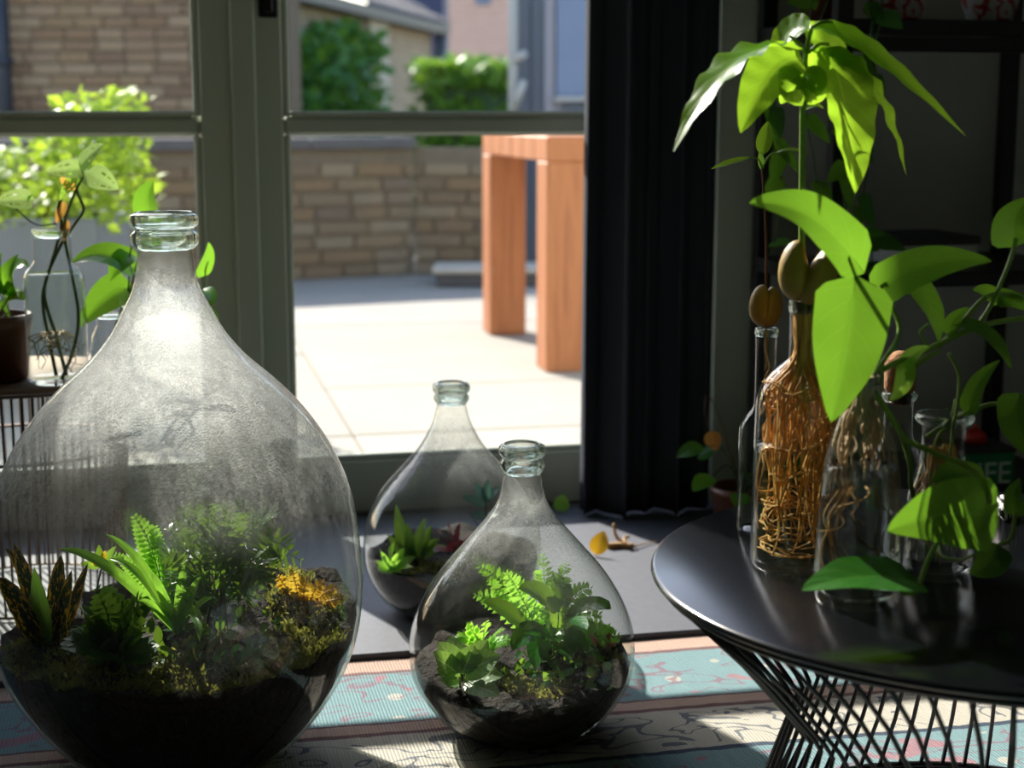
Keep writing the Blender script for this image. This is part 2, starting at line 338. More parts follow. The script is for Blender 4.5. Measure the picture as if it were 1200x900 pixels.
# ------------------------------------------------------------------ mesh helpers
def link(o): COL.objects.link(o); return o
def tag(o, label=None, cat=None, group=None, kind=None):
    for k_, x in (('label', label), ('category', cat), ('group', group), ('kind', kind)):
        if x: o[k_] = x
    return o
def thing(name, loc, label, cat, group=None, kind=None):
    o = link(bpy.data.objects.new(name, None)); o.location = loc; o.empty_display_size = .05
    return tag(o, label, cat, group, kind)
def worldloc(o):
    l = Vector(o.location)
    while o.parent: o = o.parent; l = l + Vector(o.location)
    return l
def meshobj(name, verts, faces, mat, parent=None, origin=None, smooth=True, uvs=None):
    """verts in world places; the object sits at its origin, or in its parent's frame"""
    if parent is not None: o0 = worldloc(parent)
    else: o0 = Vector(origin) if origin is not None else Vector((0, 0, 0))
    me = bpy.data.meshes.new(name); me.from_pydata([tuple(Vector(p)-o0) for p in verts], [], faces)
    me.materials.append(M[mat] if isinstance(mat, str) else mat)
    if smooth: me.polygons.foreach_set('use_smooth', [True]*len(me.polygons))
    if uvs is not None:
        ul = me.uv_layers.new(name='UVMap')
        for lp in me.loops: ul.data[lp.index].uv = uvs[lp.vertex_index]
    me.update()
    o = link(bpy.data.objects.new(name, me))
    if parent is not None: o.parent = parent
    else: o.location = o0
    return o
class MB:
    def __init__(s): s.v = []; s.f = []; s.uv = []
    def add(s, v, f, uv=None):
        n = len(s.v); s.v += list(v); s.f += [tuple(i+n for i in q) for q in f]
        s.uv += list(uv) if uv is not None else [(0, 0)]*len(v)
    def obj(s, name, mat, parent=None, origin=None, smooth=True):
        return meshobj(name, s.v, s.f, mat, parent, origin, smooth, s.uv)
def lathe(c, prof, n=48, caps=True):
    v, f = [], []
    for r, z in prof:
        for k in range(n):
            a = 2*math.pi*k/n; v.append(Vector((c[0]+r*math.cos(a), c[1]+r*math.sin(a), c[2]+z)))
    m = len(prof)
    for i in range(m-1):
        for k in range(n):
            k2 = (k+1) % n; f.append((i*n+k, i*n+k2, (i+1)*n+k2, (i+1)*n+k))
    if caps: f.append(tuple(range(n-1, -1, -1)))
    return v, f
def tube(pts, rad, n=6, cap=True):
    pts = [Vector(p) for p in pts]; m = len(pts)
    if not hasattr(rad, '__len__'): rad = [rad]*m
    v, f = [], []; side = None
    for i, p in enumerate(pts):
        t = (pts[min(i+1, m-1)]-pts[max(i-1, 0)]).normalized()
        if side is None:
            side = t.cross(Vector((0, 0, 1)))
            if side.length < 1e-3: side = t.cross(Vector((1, 0, 0)))
        else: side = side - t*side.dot(t)
        side.normalize(); b = t.cross(side)
        for k in range(n):
            a = 2*math.pi*k/n; v.append(p + (side*math.cos(a)+b*math.sin(a))*rad[i])
    for i in range(m-1):
        for k in range(n):
            k2 = (k+1) % n; f.append((i*n+k, i*n+k2, (i+1)*n+k2, (i+1)*n+k))
    if cap: f.append(tuple(range(n-1, -1, -1))); f.append(tuple((m-1)*n+k for k in range(n)))
    return v, f
def spline(pts, per=6):
    pts = [Vector(p) for p in pts]
    if len(pts) < 3: return [pts[0].lerp(pts[-1], i/per) for i in range(per+1)]
    P = [pts[0]*2-pts[1]] + pts + [pts[-1]*2-pts[-2]]; out = []
    for i in range(1, len(P)-2):
        for k in range(per):
            t = k/per; a, b, c, d = P[i-1], P[i], P[i+1], P[i+2]
            out.append(.5*((2*b)+(c-a)*t+(2*a-5*b+4*c-d)*t*t+(3*b-a-3*c+d)*t**3))
    out.append(pts[-1]); return out
def box_vf(P, bevel=0):
    """8 corners in the order x fastest, then y, then z"""
    f = [(0, 2, 3, 1), (4, 5, 7, 6), (0, 1, 5, 4), (2, 6, 7, 3), (0, 4, 6, 2), (1, 3, 7, 5)]
    if bevel <= 0: return P, f
    bm = bmesh.new(); vs_ = [bm.verts.new(p) for p in P]
    for q in f: bm.faces.new([vs_[i] for i in q])
    bmesh.ops.recalc_face_normals(bm, faces=bm.faces[:])
    bmesh.ops.bevel(bm, geom=bm.edges[:], offset=bevel, segments=1, affect='EDGES')
    bm.verts.index_update(); v = [x.co.copy() for x in bm.verts]; f = [tuple(x.index for x in q.verts) for q in bm.faces]
    bm.free(); return v, f
def hbox(s0, s1, t0, t1, z0, z1, bevel=0):                  # a box in the turned house frame
    return box_vf([HF(s, t, z) for z in (z0, z1) for t in (t0, t1) for s in (s0, s1)], bevel)
def wbox(x0, x1, y0, y1, z0, z1, bevel=0):
    return box_vf([Vector((x, y, z)) for z in (z0, z1) for y in (y0, y1) for x in (x0, x1)], bevel)
def part(name, vf, mat, parent, smooth=False):
    return meshobj(name, vf[0], vf[1], mat, parent, None, smooth)

# leaf blades -------------------------------------------------------
def w_lance(v): return math.sin(math.pi*min(1, v)**.85)**.9 if 0 < v < 1 else 0
def w_oval(v): return math.sin(math.pi*v**.75)**.72 if 0 < v < 1 else 0
def w_heart(v): return (min(1, (v/.10))**.5)*(1-v)**.62*(1.16-.12*math.cos(v*6)) if v < 1 else 0
def w_strap(v): return (min(1, .45+v*2.2))*(1-v**4)**.8 if v < 1 else 0
SH = dict(lance=w_lance, oval=w_oval, heart=w_heart, strap=w_strap)
def leaf_vf(base, tip, width, nrm, shape='oval', bend=0., fold=.12, wave=0., nv=11, nu=6, ctrl=None, waves=5, curl=0., asym=0.):
    base, tip, nrm = Vector(base), Vector(tip), Vector(nrm).normalized(); ln = (tip-base).length
    c = Vector(ctrl) if ctrl is not None else (base+tip)/2 + nrm*bend*ln
    wf = SH[shape]; v_, f_, uv = [], [], []
    for i in range(nv+1):
        t = i/nv; p = base*(1-t)**2 + c*2*t*(1-t) + tip*t*t
        tg = ((c-base)*(1-t) + (tip-c)*t).normalized()
        sd = tg.cross(nrm)
        if sd.length < 1e-4: sd = tg.cross(Vector((1, .3, .2)))
        sd.normalize(); up = sd.cross(tg)
        hw = width*.5*max(wf(t), .012)
        for j in range(nu+1):
            u = j/nu*2-1; a = abs(u)
            q = p + sd*(u*hw*(1+asym*u)) + up*(fold*a*hw + wave*hw*math.sin(t*waves*6.28+(1.3 if u > 0 else 0))*a*a - curl*a*a*hw)
            if shape == 'heart': q = q - tg*(ln*.16*a**1.6*(1-t)**5)
            v_.append(q); uv.append((j/nu, t))
    for i in range(nv):
        for j in range(nu):
            k = i*(nu+1)+j; f_.append((k, k+1, k+nu+2, k+nu+1))
    return v_, f_, uv
def leaf(parent, mat, base, tip, width, nrm=(0, -.6, .8), shape='oval', name='leaf', **kw):
    v, f, uv = leaf_vf(base, tip, width, nrm, shape, **kw)
    return meshobj(name, v, f, mat, parent, None, True, uv)
def pl(parent, mat, b, t, wpx, y0, y1=None, nrm=(0, -.6, .8), shape='oval', c=None, **kw):
    """leaf by pixels: base b, tip t, width in pixels, distances y0 (base), y1 (tip)"""
    y1 = y0 if y1 is None else y1
    B, T = at(b[0], b[1], y0), at(t[0], t[1], y1)
    if c is not None: kw['ctrl'] = at(c[0], c[1], (y0+y1)/2 if len(c) < 3 else c[2])
    return leaf(parent, mat, B, T, wpx*mpp((B+T)/2), nrm, shape, **kw)
def stem(parent, pts, r, mat='stem', name='stem', n=6, per=6, taper=.7):
    s = spline(pts, per); m = len(s)
    v, f = tube(s, [r*(1-(1-taper)*i/(m-1)) for i in range(m)], n)
    return meshobj(name, v, f, mat, parent)
def frond_vf(base, tip, ctrl, width, nrm, pairs=12, lw=.32, rach=.0012, droop=.15, jit=0.):
    base, tip, ctrl, nrm = Vector(base), Vector(tip), Vector(ctrl), Vector(nrm).normalized()
    mb = MB(); pts = []
    N = pairs*2
    for i in range(N+1):
        t = i/N; pts.append(base*(1-t)**2 + ctrl*2*t*(1-t) + tip*t*t)
    v, f = tube(pts, [rach*(1-.6*i/N) for i in range(N+1)], 4); mb.add(v, f, [(.5, .5)]*len(v))
    for i in range(pairs+1):
        t = .14 + .86*i/pairs; p = base*(1-t)**2 + ctrl*2*t*(1-t) + tip*t*t
        tg = ((ctrl-base)*(1-t)+(tip-ctrl)*t).normalized(); sd = tg.cross(nrm)
        if sd.length < 1e-3: sd = tg.cross(Vector((1, 0, 0)))
        sd.normalize(); up = sd.cross(tg)
        L = width*.5*(math.sin(math.pi*min(.97, t*.82+.12))**.8) + .0005
        for sg in (-1, 1):
            d = (sd*sg*(.9+R.uniform(-jit, jit)) + tg*(.5+R.uniform(-jit, jit)) - up*(droop+R.uniform(-jit, jit))).normalized()
            v, f, uv = leaf_vf(p, p+d*L, L*lw*2, up, 'lance', bend=.08, nv=3, nu=2)
            mb.add(v, f, uv)
    return mb
def pfrond(parent, mat, b, t, c, wpx, y0, y1=None, nrm=(0, -.7, .7), **kw):
    y1 = y0 if y1 is None else y1
    B, T = at(b[0], b[1], y0), at(t[0], t[1], y1); C_ = at(c[0], c[1], (y0+y1)/2)
    return frond_vf(B, T, C_, wpx*mpp((B+T)/2), nrm, **kw).obj('frond', mat, parent)

# ------------------------------------------------------------------ the room
def struct(name, vf, mat, label=None, cat=None, smooth=False):
    o = meshobj(name, vf[0], vf[1], mat, None, None, smooth); tag(o, label, cat, None, 'structure'); return o
S0, S1, TB, CEIL = -2.4, 2.6, -5.4, 2.75
struct('floor', hbox(S0-.1, S1+.1, TB-.1, .0, -.12, 0), 'darkfloor', 'dark floorboards under the woven rug', 'floor')
struct('ceiling', hbox(S0-.1, S1+.1, TB-.1, .2, CEIL, CEIL+.1), 'wallpaint', 'plain white ceiling of the room', 'ceiling')
struct('wall_left', hbox(S0-.1, S0, TB, .2, 0, CEIL), 'wallpaint', 'white wall beside the side table', 'wall')
struct('wall_right', hbox(S1, S1+.1, TB, .2, 0, CEIL), 'wallpaint', 'white wall beyond the black shelving', 'wall')
struct('wall_rear', hbox(S0-.1, S1+.1, TB-.1, TB, 0, CEIL), 'wallpaint', 'white wall facing the glass doors', 'wall')
DS0, DM, DS1, DTOP = -1.48, None, .47, 2.58
sa = onwall(232, 300)[0]; sb = onwall(346, 300)[0]; DM = (sa+sb)/2
front = tag(thing('wall_front', HF(0, 0, 0), 'grey-white wall around the glass doors and behind the shelving', 'wall'), kind='structure')
part('wall_panel', hbox(S0, DS0, .0, .16, 0, CEIL), 'wallpaint', front)
part('wall_panel', hbox(DS1, S1, .0, .16, 0, CEIL), 'wallpaint', front)
part('wall_panel', hbox(DS0, DS1, .0, .16, DTOP, CEIL), 'wallpaint', front)
struct('trim_1', hbox(DS1-.01, DS1+.13, -.022, .0, 0, 2.66, .004), 'frame', 'pale painted door casing beside the dark curtain', 'door casing')
# stone step in front of the doors
STEP = .018
step_edge = -.885
stp = tag(thing('floor_step', HF(0, step_edge, 0), 'grey slate floor strip between the rug and the glass doors', 'floor'), kind='structure')
for i in range(6):
    a = -1.9+i*.6
    part('tile', hbox(a+.0015, a+.5985, step_edge, -.0, .0, STEP, .002), 'slate', stp)
# glass doors
zb = onwall(391, 538)[1]; zg0 = onwall(290, 137)[1]; zg1 = onwall(290, 160)[1]
def door(name, s0, s1, lab, st_l, st_r):
    d = tag(thing(name, HF((s0+s1)/2, .05, STEP), lab, 'door'), kind='structure')
    t0, t1 = .03, .075
    part('stile', hbox(s0, s0+st_l, t0, t1, .02, DTOP-.01, .004), 'frame', d)
    part('stile', hbox(s1-st_r, s1, t0, t1, .02, DTOP-.01, .004), 'frame', d)
    a, b = s0+st_l, s1-st_r
    part('bottom_rail', hbox(a, b, t0, t1, .02, zb-.012, .004), 'frame', d)
    part('top_rail', hbox(a, b, t0, t1, DTOP-.10, DTOP-.01, .004), 'frame', d)
    part('glazing_bar', hbox(a, b, t0+.004, t1, zg1, zg0, .008), 'frame', d)
    for z0, z1 in ((zb-.012, zg1), (zg0, DTOP-.10)):
        p = part('pane', ([HF(a-.004, .05, z0-.004), HF(b+.004, .05, z0-.004), HF(b+.004, .05, z1+.004), HF(a-.004, .05, z1+.004)], [(0, 1, 2, 3)]), 'pane', d)
        for bx in (hbox(a, a+.014, t0+.006, .049, z0, z1, .003), hbox(b-.014, b, t0+.006, .049, z0, z1, .003), hbox(a+.014, b-.014, t0+.006, .049, z0, z0+.012, .003)):
            part('glazing_bead', bx, 'frame', p)
    return d
doorL = door('door_1', DS0+.03, DM-.001, 'painted glass door leaf behind the largest carboy, latch stile to the middle', .12, DM-sa-.016)
doorR = door('door_2', DM+.001, DS1-.03, 'painted glass door leaf looking onto the patio, beside the charcoal curtain', sb-DM-.016, .1)
part('cover_strip', hbox(DM-.022, DM+.030, .012, .03, .02, DTOP-.01, .004), 'frame', doorR)
lk = onwall(314, 8, .03)
lp = part('lock_plate', hbox(lk[0]-.02, lk[0]+.02, .022, .032, lk[1]-.022, lk[1]+.06, .003), 'brassdark', doorR)
part('latch_bolt', hbox(lk[0]-.009, lk[0]+.009, .012, .024, lk[1]-.012, lk[1]+.02, .003), 'brassdark', lp)
frm = tag(thing('trim_2', HF(0, .08, 0), 'painted outer frame around the pair of glass doors', 'door frame'), kind='structure')
part('jamb', hbox(DS0, DS0+.03, .0, .15, 0, DTOP, .003), 'frame', frm); part('jamb', hbox(DS1-.03, DS1, .0, .15, 0, DTOP, .003), 'frame', frm)
part('head', hbox(DS0+.03, DS1-.03, .0, .15, DTOP-.008, DTOP, .002), 'frame', frm); part('sill', hbox(DS0+.03, DS1-.03, .0, .2, 0.0, STEP, .003), 'slate', frm)

# rug (its own frame so that the weave follows it)
rug_edge = HF(0, step_edge-.004, 0)
me = bpy.data.meshes.new('rug')
rx0, rx1, ry = -1.5, 1.9, -2.3
gv, gf = [], []
nx, ny = 60, 40
for j in range(ny+1):
    for i in range(nx+1):
        x = rx0+(rx1-rx0)*i/nx; y = ry*j/ny
        gv.append((x, y, .0075+.0012*math.sin(x*9+y*4)*math.sin(y*7+1)))
for j in range(ny):
    for i in range(nx):
        k_ = j*(nx+1)+i; gf.append((k_+nx+1, k_+nx+2, k_+1, k_))
nb = len(gv); ring = [0, nx, (nx+1)*(ny+1)-1, (nx+1)*ny]
for k_ in ring: gv.append((gv[k_][0], gv[k_][1], .0005))
for a_, b_ in ((0, 1), (1, 2), (2, 3), (3, 0)): gf.append((ring[b_], ring[a_], nb+a_, nb+b_))
me.from_pydata(gv, [], gf); me.materials.append(M['rug']); me.update()
rug = link(bpy.data.objects.new('rug', me)); rug.location = rug_edge; rug.rotation_euler = (0, 0, ANG)
tag(rug, 'woven rug with turquoise, cream and dusty pink stripes and leaf motifs', 'rug')

# curtain
c0 = onwall(690, 300, -.10)[0]; c1 = onwall(834, 300, -.10)[0]
cv, cf = [], []; NS, NZ = 140, 26
for j in range(NZ+1):
    z = .024+2.62*j/NZ; fl = 1-j/NZ
    for i in range(NS+1):
        q = i/NS; s = c0-.012*fl + (c1-c0+.018*fl)*q
        a = (q*4.6+.10*math.sin(q*11+1))*2*math.pi; amp = .030*(1-.45*math.sin(q*13+2))
        cv.append(HF(s+.010*math.sin(2*a+z*.3), -.10+.055*math.exp(-q/.03)-amp*math.sin(a+.25*math.sin(z*1.7+q*7))+.010*math.sin(a*.5+z), z))
for j in range(NZ):
    for i in range(NS): k_ = j*(NS+1)+i; cf.append((k_, k_+1, k_+NS+2, k_+NS+1))
cu = meshobj('curtain', cv, cf, 'curtain', None, HF((c0+c1)/2, -.1, 0)); so = cu.modifiers.new('thick', 'SOLIDIFY'); so.thickness = .003
tag(cu, 'floor-length charcoal curtain gathered in folds beside the glass doors', 'curtain')
rodt = thing('curtain_rod', HF((DS0+DS1)/2, -.10, 2.66), 'black metal curtain rod above the glass doors', 'curtain rod')
v, f = tube([HF(-1.9, -.10, 2.66), HF(.9, -.10, 2.66)], .010, 10); meshobj('rod', v, f, 'blackmetal', rodt)
for s_ in (-1.85, .85):
    v, f = tube([HF(s_, -.10, 2.66), HF(s_, .0, 2.66)], .006, 8); meshobj('bracket', v, f, 'blackmetal', rodt)

# ------------------------------------------------------------------ outdoors
struct('ground', wbox(-30, 30, -25, 60, -.40, -.13), 'earth', 'bare ground beyond the patio', 'ground')
pat = tag(thing('patio', HF(0, 1, 0), 'pale stone patio outside the glass doors', 'patio'), kind='structure')
part('joint_bed', hbox(-5, 5, .2, 6.6, -.13, -.012), 'joint', pat)
off = [0, .35, .12, .5, .22, .4, .05]
jp = onz(359, 418, 0); js = (jp-O0).dot(U)
for j in range(8):
    t0 = .21+j*.78
    for i in range(-4, 5):
        s = js+i*1.15
        part('paver', hbox(s+.0025, s+1.1475, t0+.0025, t0+.7775, -.03, -.001+R.uniform(-.002, .002), .004), 'paver', pat)
# brick pieces share one mesh
bmb = bpy.data.meshes.new('brick'); v, f = box_vf([Vector((x, y, z)) for z in (-.5, .5) for y in (-.5, .5) for x in (-.5, .5)], .06)
bmb.from_pydata([tuple(p) for p in v], [], f)
def brick_mesh(mat):
    m_ = bmb.copy(); m_.materials.clear(); m_.materials.append(M[mat]); return m_
def brick_wall(name, A, B, z0, z1, depth, mat, bl, rh, label, cat, lim, vary=.25, zvis=99):
    A, B = Vector(A), Vector(B); d = (B-A); L = d.length; d.normalize(); n = Vector((d.y, -d.x, 0)); ang = math.atan2(d.y, d.x)
    root = tag(thing(name, (A+B)/2+Vector((0, 0, z0)), label, cat), kind='structure')
    o0 = Vector(root.location)
    P = [A+d*s*L - n*t + Vector((0, 0, z)) for z in (z0, z1) for t in (depth, .012) for s in (0, 1)]
    part('mortar_core', box_vf(P), 'mortar', root)
    bm_ = brick_mesh(mat); rest = MB(); cnt = 0; rows = int((z1-z0)/rh)
    for r in range(rows):
        z = z0+(r+.5)*rh; x = -(bl*.5 if r % 2 else 0) + R.uniform(-.03, 0)
        while x < L:
            ln = bl*(1+R.uniform(-vary, vary)); a, b = max(x, 0), min(x+ln, L); x += ln
            if b-a < .05: continue
            c = A+d*((a+b)/2)+Vector((0, 0, z))+n*R.uniform(-.004, .004)
            sx, sy, sz = b-a-.014, .05, rh-.013+R.uniform(-.004, .003)
            if cnt < lim and z < zvis:
                o = link(bpy.data.objects.new('brick', bm_)); o.parent = root; o.location = c-o0 - n*.018
                o.rotation_euler = (0, R.uniform(-.01, .01), ang); o.scale = (sx, sy, sz); cnt += 1
            else:
                c = c - n*.018
                rest.add([c+d*(qx*sx)+n*(qy*sy)+Vector((0, 0, qz*sz)) for qz in (-.5, .5) for qy in (.5, -.5) for qx in (-.5, .5)],
                         [(0, 2, 3, 1), (4, 5, 7, 6), (0, 1, 5, 4), (2, 6, 7, 3), (0, 4, 6, 2), (1, 3, 7, 5)])
    if rest.v: tag(rest.obj('brick_courses', mat, root, None, False), kind='stuff')
    return root
g0, gc = onz(355, 337, 0), onz(487, 322, 0)
gd = (gc-g0).normalized()
gd = Vector((math.cos(math.radians(24)), math.sin(math.radians(24)), 0)); gl = gc - gd*3.6
gk = Vector((math.cos(math.radians(-6)), math.sin(math.radians(-6)), 0)); gr = gc + gk*.2
while gr.x/(gr.y*CP+.15) < (584-600)/FPX: gr = gr + gk*.02
WH = .70
w1 = brick_wall('garden_wall', gl, gc, 0, WH, .24, 'stonebrick', .24, .078, 'low garden wall of old brown bricks behind the patio', 'garden wall', 280)
w2 = brick_wall('garden_wall', gc, gr, 0, WH, .24, 'stonebrick', .24, .078, 'short run of brown brick garden wall behind the wooden table', 'garden wall', 280)
def coping(root, A, B):
    d = (B-A); L = d.length; d.normalize(); n = Vector((d.y, -d.x, 0)); k_ = int(L/.55)
    for i in range(k_):
        a, b = A+d*(L*i/k_+.004), A+d*(L*(i+1)/k_-.004)
        P = [p + n*t + Vector((0, 0, z)) for z in (WH, WH+.06) for t in (.04, -.28) for p in (a, b)]
        part('coping_stone', box_vf(P, .006), 'coping', root)
coping(w1, gl, gc); coping(w2, gc, gr)
# stone plinth near the wall corner
pa = onz(512, 334, 0)
plinth = thing('stone_plinth', pa, 'low dark stone ledge at the foot of the garden wall', 'stone ledge')
part('block', wbox(pa.x, pa.x+.62, pa.y-.1, pa.y+.22, 0, .07, .01), 'coping', plinth); part('cap', wbox(pa.x-.02, pa.x+.66, pa.y-.13, pa.y+.23, .07, .10, .008), 'palestone', plinth)
# brick garage seen through the other leaf
gx0, gx1 = at(-150, 60, 11.2).x, at(338, 60, 10.8).x
brick_wall('garage', (gx0, 11.2, 0), (gx1, 10.8, 0), .60, 2.4, .3, 'buffbrick', .225, .078, 'weathered buff brick garage wall behind the garden wall', 'garage', 300, .12, 1.95)
dp = at(2, 60, 10.9)
po = thing('drainpipe', (dp.x, dp.y, 0), 'dark blue drainpipe on the buff brick garage', 'drainpipe')
v, f = tube([(dp.x, dp.y, 0), (dp.x, dp.y, 2.4)], .06, 10); meshobj('pipe', v, f, 'darkpost', po)
v, f = tube([(dp.x, dp.y, 1.2), (dp.x, dp.y, 1.26)], .075, 10); meshobj('collar', v, f, 'darkpost', po)
# outbuilding with ivy in the gap of the other leaf
A = at(300, 60, 13.6); A.z = 0; B = at(506, 60, 20.5); B.z = 0
d = (B-A).normalized(); nrm_ = Vector((d.y, -d.x, 0))
ze0, ze1 = at(345, 3, 15).z, at(505, 36, 20.5).z
eave = 1.90
ob = tag(thing('outbuilding', (A+B)/2, 'ivy-grown brick outbuilding with a slate roof behind the garden wall', 'outbuilding'), kind='structure')
L = (B-A).length
def obw(name, a, b, o, z0, z1, mat):
    P0, P1 = A+d*a+nrm_*o, A+d*b+nrm_*o
    vv = [P0+Vector((0, 0, z0)), P1+Vector((0, 0, z0)), P1+Vector((0, 0, z1)), P0+Vector((0, 0, z1))]
    back = [p - nrm_*.3 for p in vv]
    return meshobj(name, vv+back, [(0, 1, 2, 3), (4, 7, 6, 5), (0, 4, 5, 1), (3, 2, 6, 7), (1, 5, 6, 2), (0, 3, 7, 4)], mat, ob, None, False, [(a, z0), (b, z0), (b, z1), (a, z1)]*2)
obw('wall', 0, L, 0, 0, eave, 'ivybrick')
def along(px):                                               # place along the outbuilding wall seen at a pixel column
    k_ = (px-600)/FPX; lo, hi = 0, L
    for _ in range(40):
        m_ = (lo+hi)/2; p = A+d*m_
        if (p.x)/(p.y*CP) < k_: lo = m_
        else: hi = m_
    return lo
obw('pale_pier', along(427), along(449), .08, 0, eave-.02, 'palestone')
obw('gutter', -.2, L+.1, .22, eave-.04, eave+.07, 'darkpost')
v, f = tube([B+nrm_*.12, B+nrm_*.12+Vector((0, 0, eave))], .07, 10); meshobj('downpipe', v, f, 'cladA', ob)
slate_me = None
for r in range(3):
    for i in range(14):
        a = i*L/14; P = []
        for hz in (0, .03):
            for k2 in (0, 1):
                for e in (0, 1):
                    t = r+k2*1.06
                    P.append(A+d*(a+.01+e*(L/14-.02)) + nrm_*(.26-.3*t) + Vector((0, 0, eave+.06+.16*t+hz+(0 if k2 else .025))))
        part('roof_slate', box_vf(P), 'roofslate', ob)
def leafcloud(name, mat, pts, size, parent, nrm_j=1.0, kind='stuff', origin=None):
    mb = MB()
    for p in pts:
        a = R.uniform(0, 6.28); e = R.uniform(-.5, .9)
        dv = Vector((math.cos(a), math.sin(a), e)).normalized(); s = size*R.uniform(.6, 1.3)
        v, f, uv = leaf_vf(p, Vector(p)+dv*s, s*.65, (R.uniform(-1, 1), R.uniform(-1, .3), R.uniform(.2, 1)), 'oval', bend=.1, nv=2, nu=2)
        mb.add(v, f, uv)
    return tag(mb.obj(name, mat, parent, origin), kind=kind)
ivyroot = thing('ivy', A+d*along(385)+nrm_*.1, 'green ivy climbing over the outbuilding wall', 'ivy')
pts = []
ia, ib = along(330), along(424)
for _ in range(2600):
    q = R.random()**.8; zz = R.uniform(0, 1.0)
    a = ia+(ib-ia)*R.random(); top = 1.74-.25*abs((a-ia)/(ib-ia)-.55)**1.5*2
    pts.append(A+d*a+nrm_*R.uniform(.03, .28)+Vector((0, 0, top*R.random())))
leafcloud('foliage', 'ivyleaf', pts, .16, ivyroot)
v, f = tube([A+d*(ia+ib)/2+nrm_*.05, A+d*((ia+ib)/2+.1)+nrm_*.07+Vector((0, 0, 1.0))], .03, 6); meshobj('stem', v, f, 'stembrown', ivyroot)
# far houses, hedge, clad shed
def house(name, px0, px1, y, zt, mat, label, depth=6):
    a, b = at(px0, 60, y).x, at(px1, 60, y).x
    o = thing(name, ((a+b)/2, y+depth/2, 0), label, 'house')
    vv = [(a, y, 0), (b, y, 0), (b, y, zt), (a, y, zt), (a, y+depth, 0), (b, y+depth, 0), (b, y+depth, zt), (a, y+depth, zt)]
    meshobj('wall', vv, [(0, 1, 2, 3), (4, 7, 6, 5), (0, 3, 7, 4), (1, 5, 6, 2)], mat, o, None, False, [(p[0]+p[1]*.0, p[2]) for p in vv])
    m_ = (a+b)/2
    meshobj('roof', [(a-.2, y-.3, zt), (b+.2, y-.3, zt), (b+.2, y+depth+.3, zt), (a-.2, y+depth+.3, zt), (m_, y-.3, zt+1.4), (m_, y+depth+.3, zt+1.4)],
            [(0, 1, 4), (3, 5, 2), (0, 4, 5, 3), (1, 2, 5, 4), (0, 3, 2, 1)], 'coping', o, None, False)
    return o
hp = house('house', 526, 690, 30, 6.5, 'pinkbrick', 'pale pink brick house behind the clipped hedge')
hw_ = at(566, 0, 29.98)
part('window', wbox(hw_.x-.14, hw_.x+.14, 29.95, 30.02, hw_.z-.08, hw_.z+1.2, .01), 'cladC', hp)
house('house', 430, 520, 38, 5.0, 'bluehouse', 'deep blue rendered house behind the outbuilding')
hx0, hx1 = at(498, 100, 14.5).x, at(640, 100, 14.5).x; hz1 = at(540, 72, 14.5).z
hedge = thing('hedge', ((hx0+hx1)/2, 15.0, -.13), 'clipped green hedge in front of the pale pink brick house', 'hedge')
v, f = wbox(hx0, hx1, 14.6, 15.5, -.13, hz1-.18); meshobj('inner_twigs', v, f, 'stemdark', hedge, None, False)
pts = [Vector((R.uniform(hx0-.1, hx1), R.choice([R.uniform(14.45, 14.7), R.uniform(14.45, 15.6)]), R.uniform(-.05, hz1-.05))) for _ in range(1800)]
pts += [Vector((R.uniform(hx0-.1, hx1), R.uniform(14.45, 15.6), hz1-R.uniform(.0, .22))) for _ in range(1300)]
leafcloud('foliage', 'hedgeleaf', pts, .13, hedge)
shx0, shy = at(606, 60, 9.4).x, 9.4
shed = tag(thing('shed', (shx0+.6, shy+.8, 0), 'grey board-clad shed with a narrow window behind the wooden table', 'shed'))
part('body', wbox(shx0+.02, shx0+1.6, shy+.03, shy+1.8, -.06, 2.9), 'cladA', shed)
edges_ = [606, 622, 637, 651, 666, 680, 696, 712, 728]
for a_, b_, m_ in zip(edges_, edges_[1:], ['cladA', 'cladA', 'cladB', 'cladB', 'cladC', 'cladA', 'cladA', 'cladA']):
    part('board', wbox(at(a_, 60, shy).x+.003, at(b_, 60, shy).x-.003, shy, shy+.03, -.05, 2.9, .004), m_, shed)
sz = at(670, 113, shy).z
wd = part('window', wbox(at(652, 60, shy).x, at(690, 60, shy).x, shy-.02, shy+.01, sz, sz+1.0, .006), 'cladC', shed)
part('sill', wbox(at(650, 60, shy).x, at(694, 60, shy).x, shy-.07, shy+.01, sz-.03, sz, .005), 'pipe', wd)
part('vent_panel', wbox(at(657, 60, shy).x, at(690, 60, shy).x, shy-.012, shy+.01, sz-.55, sz-.04, .005), 'cladA', shed)
pp = at(601, 60, 9.3)
dpn = thing('rain_pipe', (pp.x, pp.y, -.06), 'pale grey rain pipe with a slanting branch beside the board-clad shed', 'rain pipe')
v, f = tube([(pp.x, pp.y, -.06), (pp.x, pp.y, 2.9)], .028, 10); meshobj('pipe', v, f, 'pipe', dpn)
b0, b1 = at(602, 128, 9.28), at(614, 95, 9.2)
v, f = tube([b0, b1], .022, 10); meshobj('branch_pipe', v, f, 'pipe', dpn)
b2, b3 = at(606, 70, 9.25), at(615, 62, 9.2); v, f = tube([b2, b3], .024, 10); meshobj('elbow', v, f, 'pipe', dpn)

